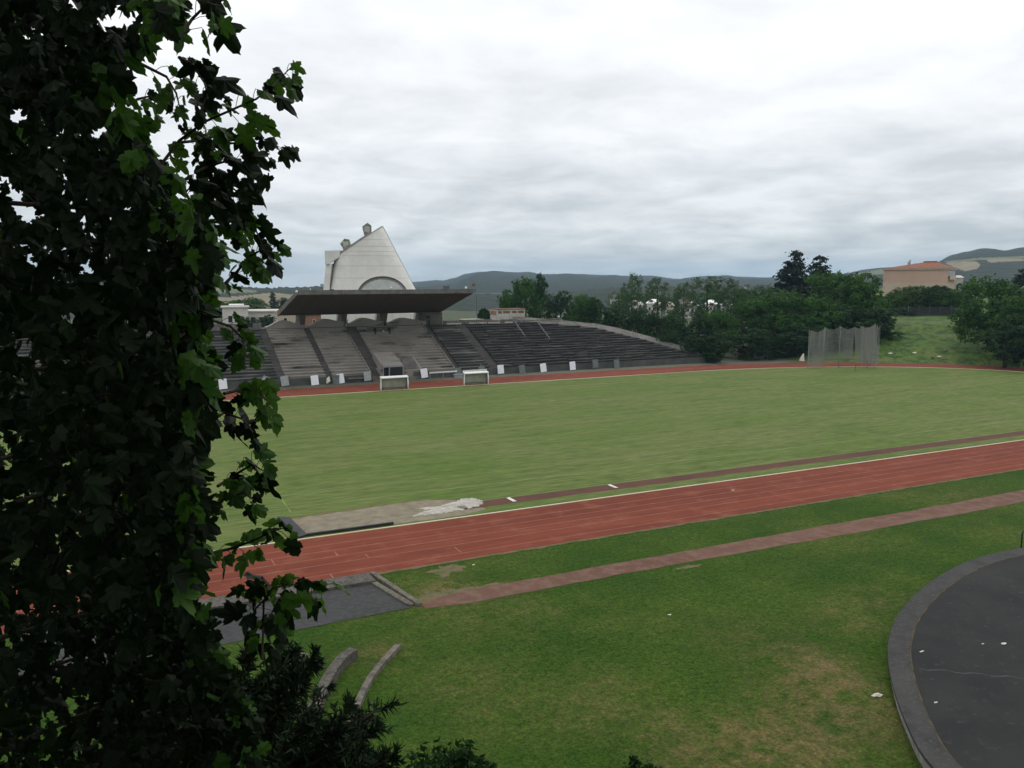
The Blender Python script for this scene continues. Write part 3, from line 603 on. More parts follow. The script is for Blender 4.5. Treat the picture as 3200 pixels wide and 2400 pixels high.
p = W(1480,985,W1+1.5); mb = MB(); mb.prism([(p.x-2.2,W1+1),(p.x+1.9,W1+1),(p.x+1.2,W1+3.2),(p.x-2.2,W1+3.2)], Z1+.04, Z1+.75); tag(mb.build('low_plinth', 'conc_pale'), 'low cream plinth on the walkway right of the canopy', 'plinth')

# ------------------------------------------------------------------ boards leaning along the stand
boards = [(698,1200,'w','white board at the far left end, partly behind leaves'),(833,1194,'l','pale board with a ragged top, second from the left'),(892,1190,'l','pale grey streaked board in front of the left dark aisle'),
 (985,1188,'w','clean white board below the second aisle'),(1066,1183,'w','clean white board right of the discarded white sack'),(1150,1175,'l','light grey board left of the red bottom steps'),
 (1328,1166,'w','white board at the left end of the white rail'),(1434,1163,'g','grey board between the two white rails'),(1508,1157,'g','grey board with a bulging top behind the right dugout'),(1566,1154,'w','pale blue-white board just right of the right dugout'),
 (1634,1154,'g','dull grey board between two white boards on the right'),(1700,1149,'w','white board with a rounded top in front of the mossy wing'),(1791,1143,'w','white board with a dark side edge, the rightmost white one'),(1862,1136,'g','faint grey board, second from the right'),(1929,1137,'g','greenish grey board at the right end of the row')]
bi = 0
bproto = {}
for (x, yc, kd, lb) in boards:
    p = W(x, yc, 123.9); h = 1.45; wd = 1.12
    o = empty('leaning_board', lb, 'board', (p.x,123.9,0), 'boards leaning along the front of the stand')
    tilt = R(-4+rnd.uniform(-3,3)); zc = p.z; z0 = zc-h/2; mb = MB()
    poly = [(-wd/2,0),(wd/2,0),(wd/2,h*.97),(wd*.3,h),(-wd*.42,h*.985),(-wd/2,h*.96)]
    if lb.find('ragged') > 0 or lb.find('bulging') > 0: poly = [(-wd/2,0),(wd/2,0),(wd/2,h*.9),(wd*.3,h*.95),(wd*.22,h*1.12),(0,h*1.0),(-wd*.05,h*1.22),(-wd*.25,h*1.1),(-wd*.3,h*.9),(-wd/2,h*.92)]
    n_ = len(poly); vv = []
    for yy in (0, .07):
        for (a, b) in poly: vv.append((p.x+a*math.cos(tilt)+b*math.sin(tilt), 123.9+yy+b*.10, z0+b*math.cos(tilt)-a*math.sin(tilt)))
    mb.add(vv, [tuple(range(n_)), tuple(range(n_,2*n_))[::-1]]+[(i,n_+i,n_+(i+1)%n_,(i+1)%n_) for i in range(n_)])
    mb.build('panel', {'w':'board_w','l':'board_l','g':'board_g'}[kd], o)
    for sx in (-.35,.35): mb = MB(); mb.bar((p.x+sx,124.02,z0+.9),(p.x+sx,124.5,-.02),.05,.05); mb.build('leg', 'steel', o)
# sack and crate between boards
p = W(1026,1195,123.8); mb = MB(); mb.sphere((p.x,123.8,.55), .32, 12, 8); mb.v = [(x, y, z*.9+.12*math.sin(7*x)+(.35 if z > .7 else 0)) for x, y, z in mb.v]
tag(mb.build('white_sack', 'litter'), 'small cream sack leaning on the stand between two white boards', 'sack')
p = W(1050,1196,124.1); mb = MB(); mb.box(p.x-.45,p.x+.45,123.8,124.5,0,1.3); mb.box(p.x-.5,p.x+.5,123.75,124.55,1.3,1.38); tag(mb.build('grey_cabinet', 'board_g'), 'dark grey cabinet behind the clean white board', 'cabinet')
# white rails
for (xa, ya, xb, yb, lb) in ((1342,1165,1428,1160,'left white rail on short posts before the central tiers'),(1446,1160,1521,1155,'right white rail on short posts behind the dugout')):
    p, q = W(xa, ya, 123.6), W(xb, yb, 123.6); e = empty('white_rail', lb, 'rail', (p.x,123.6,0), 'white rails in front of the tiers')
    mb = MB(); mb.bar(p, q, .12, .22); mb.build('top_rail', 'white', e)
    for t_ in (.03,.5,.97): c_ = p.lerp(q, t_); mb = MB(); mb.box(c_.x-.05,c_.x+.05,c_.y+.06,c_.y+.15,0,c_.z); mb.build('post', 'steel', e)
p, q = W(1418,1170,123.2), W(1432,1169,123.2); mb = MB(); mb.box(p.x,q.x+.8,123.0,123.5,.45,.6); mb.box(p.x+.1,q.x+.7,123.1,123.4,-.01,.45); tag(mb.build('low_bench', 'board_l'), 'short low pale bench before the grey board', 'bench')
# dugouts
def dugout(xa, ya, xb, yb, zt_, lb):
    a, b = G(xa, ya), G(xb, yb); y0 = (a.y+b.y)/2; e = empty('dugout', lb, 'dugout', (a.x,y0,0), 'team dugouts beside the far track')
    h = zt_; L_ = b.x-a.x; dp = .45
    for i, u in enumerate((a.x, b.x)):
        mb = MB(); mb.tube([(u-.12*(i==0),y0-.35,0),(u-.1*(i==0),y0-.3,h*.55),(u,y0-.15,h*.9),(u+(.18 if i == 0 else -.1),y0,h)], [.10,.10,.09,.07], 8)
        mb.build('side_frame', 'white', e, smooth=True)
        mb = MB(); mb.prism([(u-.03,y0-.2),(u+.03,y0-.2),(u+.03,y0+dp),(u-.03,y0+dp)], .1, h-.08); mb.build('side_panel', 'greyp', e)
    mb = MB(); mb.add([(a.x-.05,y0-.3,h-.12),(b.x+.1,y0-.3,h-.12),(b.x+.1,y0+dp,h+.06),(a.x-.05,y0+dp,h+.06),(a.x-.05,y0-.3,h+.0),(b.x+.1,y0-.3,h+.0),(b.x+.1,y0+dp,h+.15),(a.x-.05,y0+dp,h+.15)],
                      [(0,3,2,1),(4,5,6,7),(0,1,5,4),(1,2,6,5),(2,3,7,6),(3,0,4,7)]); mb.build('roof', 'white', e)
    mb = MB(); mb.box(a.x+.05,b.x-.05,y0+dp-.15,y0+dp-.1,.12,h-.05); mb.build('back_panel', 'greyp', e)
    mb = MB(); mb.box(a.x+.1,b.x-.1,y0-.02,y0+.3,.42,.48); mb.box(a.x+.5,a.x+.6,y0+.05,y0+.25,0,.42); mb.box(b.x-.6,b.x-.5,y0+.05,y0+.25,0,.42); mb.build('bench_seat', 'greyp', e)
dugout(1196,1223,1268,1214,1.85,'white framed dugout with grey back below the tunnel mouth, left one')
dugout(1455,1206,1519,1199,1.85,'white framed dugout with grey back beside the row of white rails, right one')

# ------------------------------------------------------------------ throwing cage
P = [G(2524,1150),G(2542,1146),G(2572,1144),G(2621,1142),G(2664,1142),G(2692,1144),G(2735,1147)]
cg = empty('throwing_cage', 'tall grey netted throwing cage on the far edge of the grass', 'cage', P[3])
hs = [6.7,7.0,6.9,7.3,7.0,7.4,7.9]
Q = [G(2527,1149),G(2672,1162)]
posts = [(P[0],6.8,0),(P[2],7.1,0),(P[3],7.2,0),(P[5],7.2,0),(P[6],7.6,0)]
for (p, h, _) in posts:
    mb = MB(); mb.tube([p, p+Vector((0,0,h))], .05, 8); mb.build('post', 'steel', cg)
def netpanel(A, B, ha, hb, z0, m, fold=.3, lean=Vector((0,0,0)), n_=16, nz=10):
    mb = MB(); vs = []; d = (B-A); d.z = 0; s_ = Vector((-d.y,d.x,0)).normalized()
    for j in range(nz+1):
        for i in range(n_+1):
            t = i/n_; v = j/nz; h = ha+(hb-ha)*t-.55*math.sin(math.pi*t); p = A.lerp(B, t); z = z0+(h-z0)*v
            off = s_*(fold*.45*math.sin(t*7+v*1.5)*(.4+.6*(1-v))); q = p+off+lean*v; vs.append((q.x,q.y,z))
    mb.add(vs, [(j*(n_+1)+i, j*(n_+1)+i+1, (j+1)*(n_+1)+i+1, (j+1)*(n_+1)+i) for j in range(nz) for i in range(n_)])
    return mb.build('net_panel', m, cg, smooth=True)
rgt = Vector((math.sin(AZ),-math.cos(AZ),0))
netpanel(P[0],P[2],6.8,7.1,.15,'net2',.25,rgt*.25); netpanel(P[2],P[3],7.1,7.3,1.1,'net',.15); netpanel(P[3],P[4],7.3,7.1,1.1,'net',.15); 
netpanel(P[4]+rgt*.5,P[6],7.1,7.6,.6,'net2',.45,-rgt*.6); netpanel(P[5],P[6]+rgt*.3,7.4,7.9,.5,'net2',.35,-rgt*.6); netpanel(P[6]-rgt*.6,P[6]+rgt*.6,7.9,7.6,.5,'net',.2)
for (p, q, h, hh) in ((P[2],P[3],7.1,7.3),(P[3],P[4],7.3,7.1)):
    mb = MB(); mb.tube([p+Vector((0,0,1.1)), q+Vector((0,0,1.1))], .07, 6); mb.build('lower_rail', 'bark_pale', cg)
for px in ((2621,1150),(2672,1160),(2710,1150)):
    p = G(*px); mb = MB(); mb.tube([p, p+Vector((0,0,1.3))], .05, 6); mb.build('stake', 'rust', cg)
struct(blob(G(2630,1150).x, G(2630,1150).y, 9, 1.6, .018, 4.4, j=.3, ang=-.6), 'worn_throwing_area', 'earth') if False else None

# ------------------------------------------------------------------ church
Dc = 285.0; sc = Dc/FPX
c0 = D(1160, 868, Dc); cx, cy = c0.x, c0.y
rg = Vector((math.sin(math.atan2(cy,cx)), -math.cos(math.atan2(cy,cx)), 0)); fw = Vector((math.cos(math.atan2(cy,cx)), math.sin(math.atan2(cy,cx)), 0))
ch = empty('church', 'tall pale concrete church shaped as a leaning cone behind the stand', 'church', (cx,cy,0))
ch.rotation_euler = (0,0,math.atan2(rg.y,rg.x))
def chb(mb, name, m, parent=ch, smooth=False):
    me = bpy.data.meshes.new(name); me.from_pydata(mb.v, [], mb.f); me.update()
    if smooth: me.polygons.foreach_set('use_smooth', [True]*len(me.polygons))
    me.materials.append(M[m]); o = bpy.data.objects.new(name, me); C.objects.link(o); o.parent = parent; return o
def X(px): return (px-1160)*sc*1.012
def Z(py): return CH+(868-py)*sc
def xz(px, py): return X(px), Z(py)
NT = 96; NV = 40
def shell_pt(th, v):
    # bottom ring (z=3) -> top ring on the slanted plane
    e = 3.6*(1-v)+2.1*v; c, s_ = math.cos(th), math.sin(th)
    sq = lambda q: math.copysign(abs(q)**(2/e), q)
    xl, xr = X(1020), X(1336); xb = (xl+xr)/2+(xr-xl)/2*sq(c); yb = 12.5*sq(s_)
    tl, tr = X(1052), X(1198); xt = (tl+tr)/2+(tr-tl)/2*sq(c); yt = 1.5+8.0*sq(s_)
    f_ = (xt-tl)/(tr-tl); zt = Z(811)+(Z(714)-Z(811))*(f_**1.04)
    x = xb+(xt-xb)*v; y = yb+(yt-yb)*v; z = 2.5+(zt-2.5)*v
    return (x, y, z)
shl = MB(); vs = [shell_pt(2*math.pi*i/NT, j/NV) for j in range(NV+1) for i in range(NT)]
# arch opening: skip faces inside a half ellipse on the front
ax, az, arx, arz = X(1192), Z(922), X(1192+74)-X(1192), Z(863)-Z(922)
def inarch(p): return p[1] < 0 and ((p[0]-ax)/arx)**2+((p[2]-az)/arz)**2 < 1 
shl.add(vs, [(j*NT+i, j*NT+(i+1)%NT, (j+1)*NT+(i+1)%NT, (j+1)*NT+i) for j in range(NV) for i in range(NT)])
# arch is built as a projecting rim and recessed lens panel
body = chb(shl, 'shell', 'church', smooth=True)
def surf_y(x, z):                                       # front surface depth at (x,z)
    best = None
    for j in range(NV):
        for i in range(NT//2, NT):
            p = vs[j*NT+i]; d = (p[0]-x)**2+(p[2]-z)**2
            if best is None or d < best[0]: best = (d, p[1])
    return best[1]
outer = []; inner = []; 
for i in range(33):
    t = math.pi*i/32; x = ax+arx*math.cos(t); z = az+arz*math.sin(t); outer.append((x, surf_y(x, z)-.25, z))
    x2 = ax+arx*.88*math.cos(t)-.1; z2 = az+arz*.86*math.sin(t)-.2; inner.append((x2, surf_y(x2, z2)-.10, z2))
mb = MB(); mb.band([(x,y-.75,z) for x,y,z in outer], [(x,y+.6,z) for x,y,z in outer]); 
o = chb(mb, 'arch_hood', 'church')
mb = MB(); mb.band([(x,y-.75,z) for x,y,z in outer],[(x*1.0,y-.55,z-.28) for x,y,z in outer]); chb(mb, 'arch_lip', 'church_roof', o)
mb = MB(); cc = (ax, surf_y(ax, az+arz*.3)-.35, az-.5); y0_ = surf_y(ax, az+arz*.05); y1_ = surf_y(ax, az+arz*.8); inner = [(x, y0_+(y1_-y0_)*(z-az)/(arz*.75)-.38, z) for x,y,z in inner]; mb.add(inner, [tuple(range(33))]); chb(mb, 'arch_panel', 'lens', o); mb = MB(); mb.band(outer, inner); chb(mb, 'arch_reveal', 'church_roof', o)
# pour joints: thin recessed-looking courses wrapped round the shell
for py in (755, 775, 790, 803, 833, 869):
    zz_ = Z(py); loop = []
    for i in range(NT//2-6, NT+7):
        i2 = i % NT
        for j in range(NV):
            a_, b_2 = vs[j*NT+i2], vs[(j+1)*NT+i2]
            if a_[2] <= zz_ <= b_2[2]:
                t = (zz_-a_[2])/(b_2[2]-a_[2]); loop.append(tuple(a_[k]+(b_2[k]-a_[k])*t for k in range(3))); break
    if len(loop) > 3:
        mb = MB(); pr = [(x+(x-ax)*.002, y-.05, z) for x,y,z in loop]; mb.band([(x,y,z-.05) for x,y,z in pr], [(x,y,z+.05) for x,y,z in pr]); chb(mb, 'pour_joint', 'church_join')
# slanted roof with raised back edge and metal margin
rim = [shell_pt(2*math.pi*i/NT, 1) for i in range(NT)]; cxm = sum(p[0] for p in rim)/NT; cym = sum(p[1] for p in rim)/NT; czm = sum(p[2] for p in rim)/NT
mb = MB(); big = [(cxm+(x-cxm)*.985, cym+(y-cym)*.985, z+.12) for x,y,z in rim]; up_ = [(x+.15*0, y+.4, z+(.75 if x < X(1160) else .25)) for x,y,z in big]
mb.add(up_+[(cxm,cym,czm+.7)], [(i,(i+1)%NT,NT) for i in range(NT)]); mb.band(big, up_, True); rf = chb(mb, 'slanted_roof', 'church_roof')
mb = MB(); mb.band([(x,y-.02,z-.02) for x,y,z in rim], [(cxm+(x-cxm)*1.01,cym+(y-cym)*1.01-.04,z+.2) for x,y,z in rim], True); chb(mb, 'roof_margin', 'conc_pale', rf)
# dark arris on the right edge
mb = MB(); a_ = shell_pt(0,.02); b_2 = shell_pt(0,1); mb.tube([(a_[0]+.02,a_[1],a_[2]),(b_2[0]+.02,b_2[1],b_2[2]+.1)], .13, 6); chb(mb, 'edge_flashing', 'church_roof')
# two light boxes on the roof
def cannon(px, py, w_, h_, rot, lb):
    x, z = xz(px, py); mb = MB(); q = []
    c, s_ = math.cos(rot), math.sin(rot)
    for yy, k_ in ((-1.6,1.0),(1.8,.85)):
        for a_, b_ in ((-w_/2*.8,-h_/2),(w_/2*.8,-h_/2*.9),(w_/2,h_/4),(w_*.12,h_/2*1.15),(-w_/2,h_/4)):
            q.append((x+(a_*c-b_*s_)*k_, yy, z+(a_*s_+b_*c)*k_))
    mb.add(q, [(4,3,2,1,0),(5,6,7,8,9)]+[(i,(i+1)%5,5+(i+1)%5,5+i) for i in range(5)]); o = chb(mb, 'light_box', 'cannon', rf)
    mb = MB(); mb.add([(x+(a_*c-b_*s_)*.62, -1.66, z+(a_*s_+b_*c)*.62) for a_, b_ in ((-w_/2,-h_/3),(w_/3,-h_/2),(w_/2,h_/4),(-w_/4,h_/2))],[(3,2,1,0)]); chb(mb, 'glazed_face', 'lens', o)
    mb = MB(); mb.tube([(x-.1,0,z-h_*.3),(x+.5,0,z-h_*.8)], 1.1, 8); chb(mb, 'neck', 'cannon', o)
cannon(1151,722,3.1,3.5,.1,''); cannon(1087,766,3.4,2.8,.45,'')
# left bell wall and slim side shaft
mb = MB(); x0, x1 = X(1026), X(1057); z0, z1 = Z(829), Z(788)
mb.add([(x0,-3,z0),(x0+.75,-4.2,z0),(x1+1.5,-4.4,Z(806)),(x1+3.5,1,Z(800)),(x0,4,z0),(x0,-3,z1),(x0+.75,-4.2,z1),(x1+1.5,-4.4,z1+.1),(x1+3.5,1,z1+.15),(x0,4,z1)],
       [(4,3,2,1,0),(5,6,7,8,9),(0,1,6,5),(1,2,7,6),(2,3,8,7),(3,4,9,8),(4,0,5,9)]); chb(mb, 'bell_wall', 'church')
mb = MB(); mb.add([(X(1017),-2.5,Z(915)),(X(1036),-5.5,Z(915)),(X(1040),3,Z(915)),(X(1017),3,Z(915)),(X(1029),-2.4,Z(826)),(X(1046),-5.0,Z(826)),(X(1052),3,Z(826)),(X(1029),3,Z(826))],
       [(0,1,5,4),(1,2,6,5),(2,3,7,6),(3,0,4,7),(4,5,6,7)]); chb(mb, 'side_shaft', 'church')
mb = MB(); mb.box(X(1044),X(1054),-13.2,-12.7,Z(906),Z(901)); chb(mb, 'dark_slot', 'dark')
# square base storey
mb = MB(); mb.box(X(985),X(1345),-13.6,14,0,Z(972)); chb(mb, 'base_storey', 'church')
for i in range(7):
    mb = MB(); x = X(1010+i*52); mb.box(x-.06,x+.06,-13.66,-13.61,0.4,Z(974)); chb(mb, 'panel_joint', 'church_join')

# ------------------------------------------------------------------ buildings
def local_box_building(name, label, d, pxl, pxr, pytop, z0, depth, wall, roof=None, pitch=0, windows=(), group=None, cat='house', rot=0.0, over=.4, base=None, ridge=None):
    a, b = D(pxl, 868, d), D(pxr, 868, d); c = (a+b)/2; wd = (b-a).length; zt_ = D((pxl+pxr)/2, pytop, d).z
    e = empty(name, label, cat, (c.x,c.y,z0), group); e.rotation_euler = (0,0,math.atan2(b.y-a.y,b.x-a.x)+rot)
    h = zt_-z0; ww = wd/2; mb = MB(); mb.box(-ww,ww,0,depth,-2,h); chb(mb, 'wall', wall, e)
    if roof:
        mb = MB(); o_ = over
        if pitch:
            rl_ = ridge if ridge is not None else ww*.45
            mb.add([(-ww-o_,-o_,h+.01),(ww+o_,-o_,h+.01),(ww+o_,depth+o_,h+.01),(-ww-o_,depth+o_,h+.01),(-rl_,depth/2,h+pitch),(rl_,depth/2,h+pitch)],[(0,1,5,4),(1,2,5),(2,3,4,5),(3,0,4),(3,2,1,0)])
        else: mb.box(-ww-o_,ww+o_,-o_,depth+o_,h+.01,h+.3)
        rf_ = chb(mb, 'roof', roof, e)
    for (x0,x1,za,zb,mm) in windows:
        mb = MB(); mb.box(-ww+wd*x0,-ww+wd*x1,-.05,.02,h*za,h*zb); fo = chb(mb, 'window', 'housew' if mm=='glassd' else mm, e)
        if mm == 'glassd': m3 = MB(); m3.box(-ww+wd*x0+.12,-ww+wd*x1-.12,-.08,-.052,h*za+.12,h*zb-.12); chb(m3, 'pane', 'glassd', fo)
    return e, ww, h, depth
# big peach building: true two-sided block, long wall and short right wall
Db = 300.0; zg = 7.0
ca = D(2948,868,Db-6); cb = D(2760,868,Db+8); cd = D(2984,868,Db+14)
pe = empty('apartment_building', 'large peach and cream building with a red tiled hipped roof', 'building', (ca.x,ca.y,zg))
ztc = D(2948,842,Db-6).z-zg
ex = Vector((cb.x-ca.x,cb.y-ca.y,0)); ey = Vector((cd.x-ca.x,cd.y-ca.y,0)); zs = D(2860,884,Db).z-zg
def slab(o0, z0, z1, name, m, par, k=1.0):
    pts = [o0, o0+ex, o0+ex+ey, o0+ey]; mb = MB(); mb.prism([(p.x,p.y) for p in pts], z0, z1); return mb
def poly(z0, z1, grow): 
    e1_ = ex.normalized()*grow; e2_ = ey.normalized()*grow; pts = [-e1_-e2_, ex+e1_-e2_, ex+ey+e1_+e2_, ey-e1_+e2_]; mb = MB(); mb.prism([(p.x,p.y) for p in pts], z0, z1); return mb
chb(poly(zs, ztc, 0), 'upper_wall', 'ochre', pe); chb(poly(-4, zs-.002, .02), 'lower_wall', 'ochre2', pe)
cor = chb(poly(ztc+.002, ztc+.42, .55), 'cornice', 'conc_pale', pe)
mb = MB(); e1_ = ex.normalized()*.7; e2_ = ey.normalized()*.7; pts = [-e1_-e2_, ex+e1_-e2_, ex+ey+e1_+e2_, ey-e1_+e2_]
r1 = ex*.22+ey*.5; r2 = ex*.42+ey*.5; zr = D(2890,819,Db+6).z-zg
mb.add([(p.x,p.y,ztc+.424) for p in pts]+[(r1.x,r1.y,zr),(r2.x,r2.y,zr)], [(0,1,5,4),(1,2,5),(2,3,4,5),(3,0,4),(3,2,1,0)]); rf_ = chb(mb, 'roof', 'tile', pe)
mb = MB()
for i in range(9): t = i/8; c_ = r1.lerp(r2, t); mb.sphere((c_.x,c_.y,zr+.08), .34, 6, 4)
chb(mb, 'ridge_tiles', 'tile', rf_)
for (t, hh) in ((.52,1.6),(.40,1.0)):
    c_ = ex*(t+.15)+ey*.45; mb = MB(); z_ = ztc+1.2; mb.box(c_.x-.35,c_.x+.35,c_.y-.35,c_.y+.35,z_-.8,z_+hh); chb(mb, 'chimney', 'conc_pale', rf_)
c_ = ex*.62+ey*.3; mb = MB(); mb.tube([(c_.x,c_.y,ztc+.5),(c_.x,c_.y,ztc+3.3)], .06); mb.tube([(c_.x-.7,c_.y,ztc+3.1),(c_.x+.7,c_.y,ztc+3.1)], .05); mb.tube([(c_.x-.5,c_.y,ztc+2.7),(c_.x+.5,c_.y,ztc+2.7)], .05); chb(mb, 'aerial', 'blacksteel', rf_)
mb = MB(); nrm = Vector((ey.y,-ey.x,0)).normalized(); 
if nrm.dot(ex) > 0: nrm = -nrm
a_ = ey*.42+nrm*.03; b_ = ey*.88+nrm*.03
mb.add([(a_.x,a_.y,ztc-3.4),(b_.x,b_.y,ztc-3.4),(b_.x,b_.y,ztc-.3),(a_.x,a_.y,ztc-.3)], [(0,1,2,3)]); lg = chb(mb, 'loggia', 'glassd', pe)
a_ = ey*.40+nrm*.5; b_ = ey*.92+nrm*.5; mb = MB(); mb.bar((a_.x,a_.y,ztc-3.2),(b_.x,b_.y,ztc-3.2),.9,.2); mb.bar((a_.x,a_.y,ztc-2.5),(b_.x,b_.y,ztc-2.5),.08,1.0); chb(mb, 'balcony', 'ochre2', lg)
# house at the right edge
d_ = 215.; a = D(3172,868,d_); b = D(3290,868,d_); e = empty('gabled_house', 'grey gabled house roof at the right edge behind the trees', 'house', ((a.x+b.x)/2,(a.y+b.y)/2,6.4)); e.rotation_euler = (0,0,math.atan2(b.y-a.y,b.x-a.x)); hw = (b-a).length/2
zr_ = D(3200,903,d_).z-6.4; ze = D(3175,921,d_).z-6.4
mb = MB(); mb.add([(-hw,0,-3),(hw,0,-3),(hw,8,-3),(-hw,8,-3),(-hw,0,ze),(hw,0,ze),(hw,8,ze),(-hw,8,ze),(0,0,zr_+1.8),(0,8,zr_+1.8)],[(0,1,5,8,4),(1,2,6,5),(2,3,7,9,6),(3,0,4,7),(4,8,9,7),(5,6,9,8)]); chb(mb, 'wall', 'roofgrey', e)
mb = MB(); mb.bar((-hw-.4,-.5,ze-.05),(0,-.5,zr_+2.05),.5,.18); mb.bar((0,-.5,zr_+2.05),(hw+.4,-.5,ze-.05),.5,.18); chb(mb, 'gable_trim', 'conc_pale', e)
mb = MB(); mb.box(-hw+2.3,-hw+2.9,-.5,-.1,-2,zr_+.6); chb(mb, 'porch_post', 'housew', e)
mb = MB(); mb.box(-hw+.8,-hw+1.9,-.06,.02,ze-2,ze-.8); chb(mb, 'window', 'glassd', e)
# town on the left behind the stand
local_box_building('pale_house', 'pale grey flat-roofed house at the left, behind the leaves', 235, 690, 771, 962, 0, 10, 'housew', 'conc_pale', 0, [(.2,.4,.5,.75,'glassd')], 'houses left of the stand')
local_box_building('flat_roofed_house', 'long low cream house with white roof edge behind garden trees', 240, 768, 862, 974, 0, 11, 'housew', 'housew', 0, [(.1,.28,.35,.8,'glassd'),(.4,.58,.35,.8,'glassd'),(.7,.88,.35,.8,'glassd')], 'houses left of the stand', over=.7)
local_box_building('tan_house', 'tan rendered house touching the left tip of the canopy', 228, 862, 925, 976, 0, 9, 'ochre2', 'brick', 1.2, [(.3,.5,.55,.8,'glassd')], 'houses left of the stand')
local_box_building('brick_house', 'low brick house glimpsed under the left of the canopy', 232, 940, 1000, 984, 0, 9, 'brick', 'tile', .8, [(.55,.7,.5,.8,'glassd')], 'houses left of the stand')
local_box_building('white_shed', 'white flat-topped shed roof beyond the pale house', 300, 715, 755, 955, 0, 10, 'housew', 'white', 0, [], 'houses left of the stand')
# houses glimpsed through the trees
for i, (x, y, wd, d, rfm, wlm, lb) in enumerate(((1925,932,34,420,'roofgrey','housew','white house glimpsed left of the airy trees, highest on the slope'),(1990,952,40,330,'conc_pale','housew','white house behind the first airy tree'),(2045,948,44,340,'white','housew','broad white house behind the pair of airy trees'),(2095,956,26,320,'conc_pale','ochre2','cream house just right of the broad white one'),
    (2165,955,40,340,'conc_pale','housew','white house seen through the middle of the hedge gap'),(2225,950,34,350,'white','housew','white house under the wide airy tree'),(2275,952,40,345,'white','housew','white house at the right end of the hedge gap'),(2330,905,30,520,'roofgrey','housew','tiny white house over the bushes left of the conifer'),
    (2140,940,30,380,'roofgrey','ochre2','tan house set back behind the hedge gap'),(2010,938,24,460,'roofgrey','housew','tiny far house above the hedge gap'))):
    local_box_building('town_house', lb, d, x-wd/2, x+wd/2, y, 0, 9, wlm, rfm, 1.6, [(.12,.3,.5,.75,'glassd'),(.42,.6,.5,.75,'glassd'),(.72,.9,.5,.75,'glassd')], 'town houses seen through the trees')
# white house right of the peach building
local_box_building('white_cottage', 'white house end showing right of the peach building', 315, 2980, 3010, 868, 6, 8, 'housew', 'housew', .8, [(.3,.6,.6,.8,'glassd')])
local_box_building('hillside_house', 'small white house on the far hillside beyond the canopy', 1500, 1459, 1464, 951, -60, 8, 'housew', 'housew', 0, [])
# fence on the crest
a, b = D(2845,868,222), D(3015,868,222); ez = 6.4
fe = empty('boundary_fence', 'dark boarded fence along the top of the grass bank', 'fence', (a.x,a.y,ez)); fe.rotation_euler = (0,0,math.atan2(b.y-a.y,b.x-a.x)); L_ = (b-a).length
mb = MB(); x = 0; rj = random.Random(2)
while x < L_: mb.box(x, x+.16, 0, .03, -.6, 2.75+rj.uniform(-.06,.06)-.3*(x < 1.5)); x += .19
chb(mb, 'boards', 'fence', fe)
for i in range(6): mb = MB(); x = L_*i/5; mb.box(x-.06,x+.06,.035,.15,-.6,2.9); chb(mb, 'post', 'steel', fe)

# ------------------------------------------------------------------ hills
def hill(prof, dist, depth, m, name, zb=-2.0, patches=(), rough=.0, back=900, ext=True):
    xs = []; x = prof[0][0]
    while x <= prof[-1][0]: xs.append(x); x += (2.5 if patches and dist > 1000 else 5)
    def py(x):
        for i in range(len(prof)-1):
            if prof[i][0] <= x <= prof[i+1][0]:
                t = (x-prof[i][0])/(prof[i+1][0]-prof[i][0]); t = t*t*(3-2*t)*.5+t*.5; return prof[i][1]+(prof[i+1][1]-prof[i][1])*t
        return prof[-1][1]
    rows = 90 if patches and dist > 1000 else 26; vs = []; fs = []
    for x in xs:
        top_ = D(x, py(x), dist); zr = top_.z
        for j in range(rows+5):
            if j <= rows:
                t = j/rows; d = dist-depth*(1-t); z = zb+(zr-zb)*(math.sin(t*math.pi/2)**.9)
                nn = 5*noise.noise(Vector((x*.013, t*3, dist*.01)))*math.sin(math.pi*t); z += nn*(depth/1500)
            else:
                t = (j-rows)/5; d = dist+back*t; z = zr+(zb-zr)*t*t
            if rough and abs(j-rows) <= 1: z += rough*noise.noise(Vector((x*.11, 0, 3.3)))+rough*.7*noise.noise(Vector((x*.37, 0, 9.3)))
            p = D(x, 868, d); vs.append((p.x, p.y, z))
    nr = rows+6-1
    R_ = rows+5
    for i in range(len(xs)-1):
        for j in range(R_-1): fs.append((i*R_+j, (i+1)*R_+j, (i+1)*R_+j+1, i*R_+j+1))
    mb = MB().add(vs, fs); o = struct(mb, name, m, smooth=True)
    for (mm, pl) in patches:
        o.data.materials.append(M[mm])
        k_ = len(o.data.materials)-1
        for pol in o.data.polygons:
            c_ = pol.center; rel = Vector((c_.x*math.cos(AZ)+c_.y*math.sin(AZ), c_.x*math.sin(AZ)-c_.y*math.cos(AZ), c_.z-CH))
            # approximate pixel of this face, for laying out the fields on the hill
            yy = rel.x*math.cos(PITCH)-rel.z*math.sin(PITCH); px = 1600+FPX*rel.y/yy; pyy = 1200-FPX*(rel.x*math.sin(PITCH)+rel.z*math.cos(PITCH))/yy
            if inside(px, pyy, pl): pol.material_index = k_
    return o
def inside(x, y, pl):
    c_ = False; j = len(pl)-1
    for i in range(len(pl)):
        if (pl[i][1] > y) != (pl[j][1] > y) and x < (pl[j][0]-pl[i][0])*(y-pl[i][1])/(pl[j][1]-pl[i][1])+pl[i][0]: c_ = not c_
        j = i
    return c_
hill([(1000,908),(1100,903),(1200,895),(1285,886),(1330,879),(1360,876),(1385,877),(1420,870),(1455,858),(1500,852),(1545,848),(1600,851),(1650,852),(1690,857),(1760,856),(1900,860),(1980,862),(2060,866),(2120,872),(2200,862),(2290,864),(2400,868),(2520,875),(2650,880),(2800,885)], 3400, 2500, 'forest', 'hills', rough=2.5)
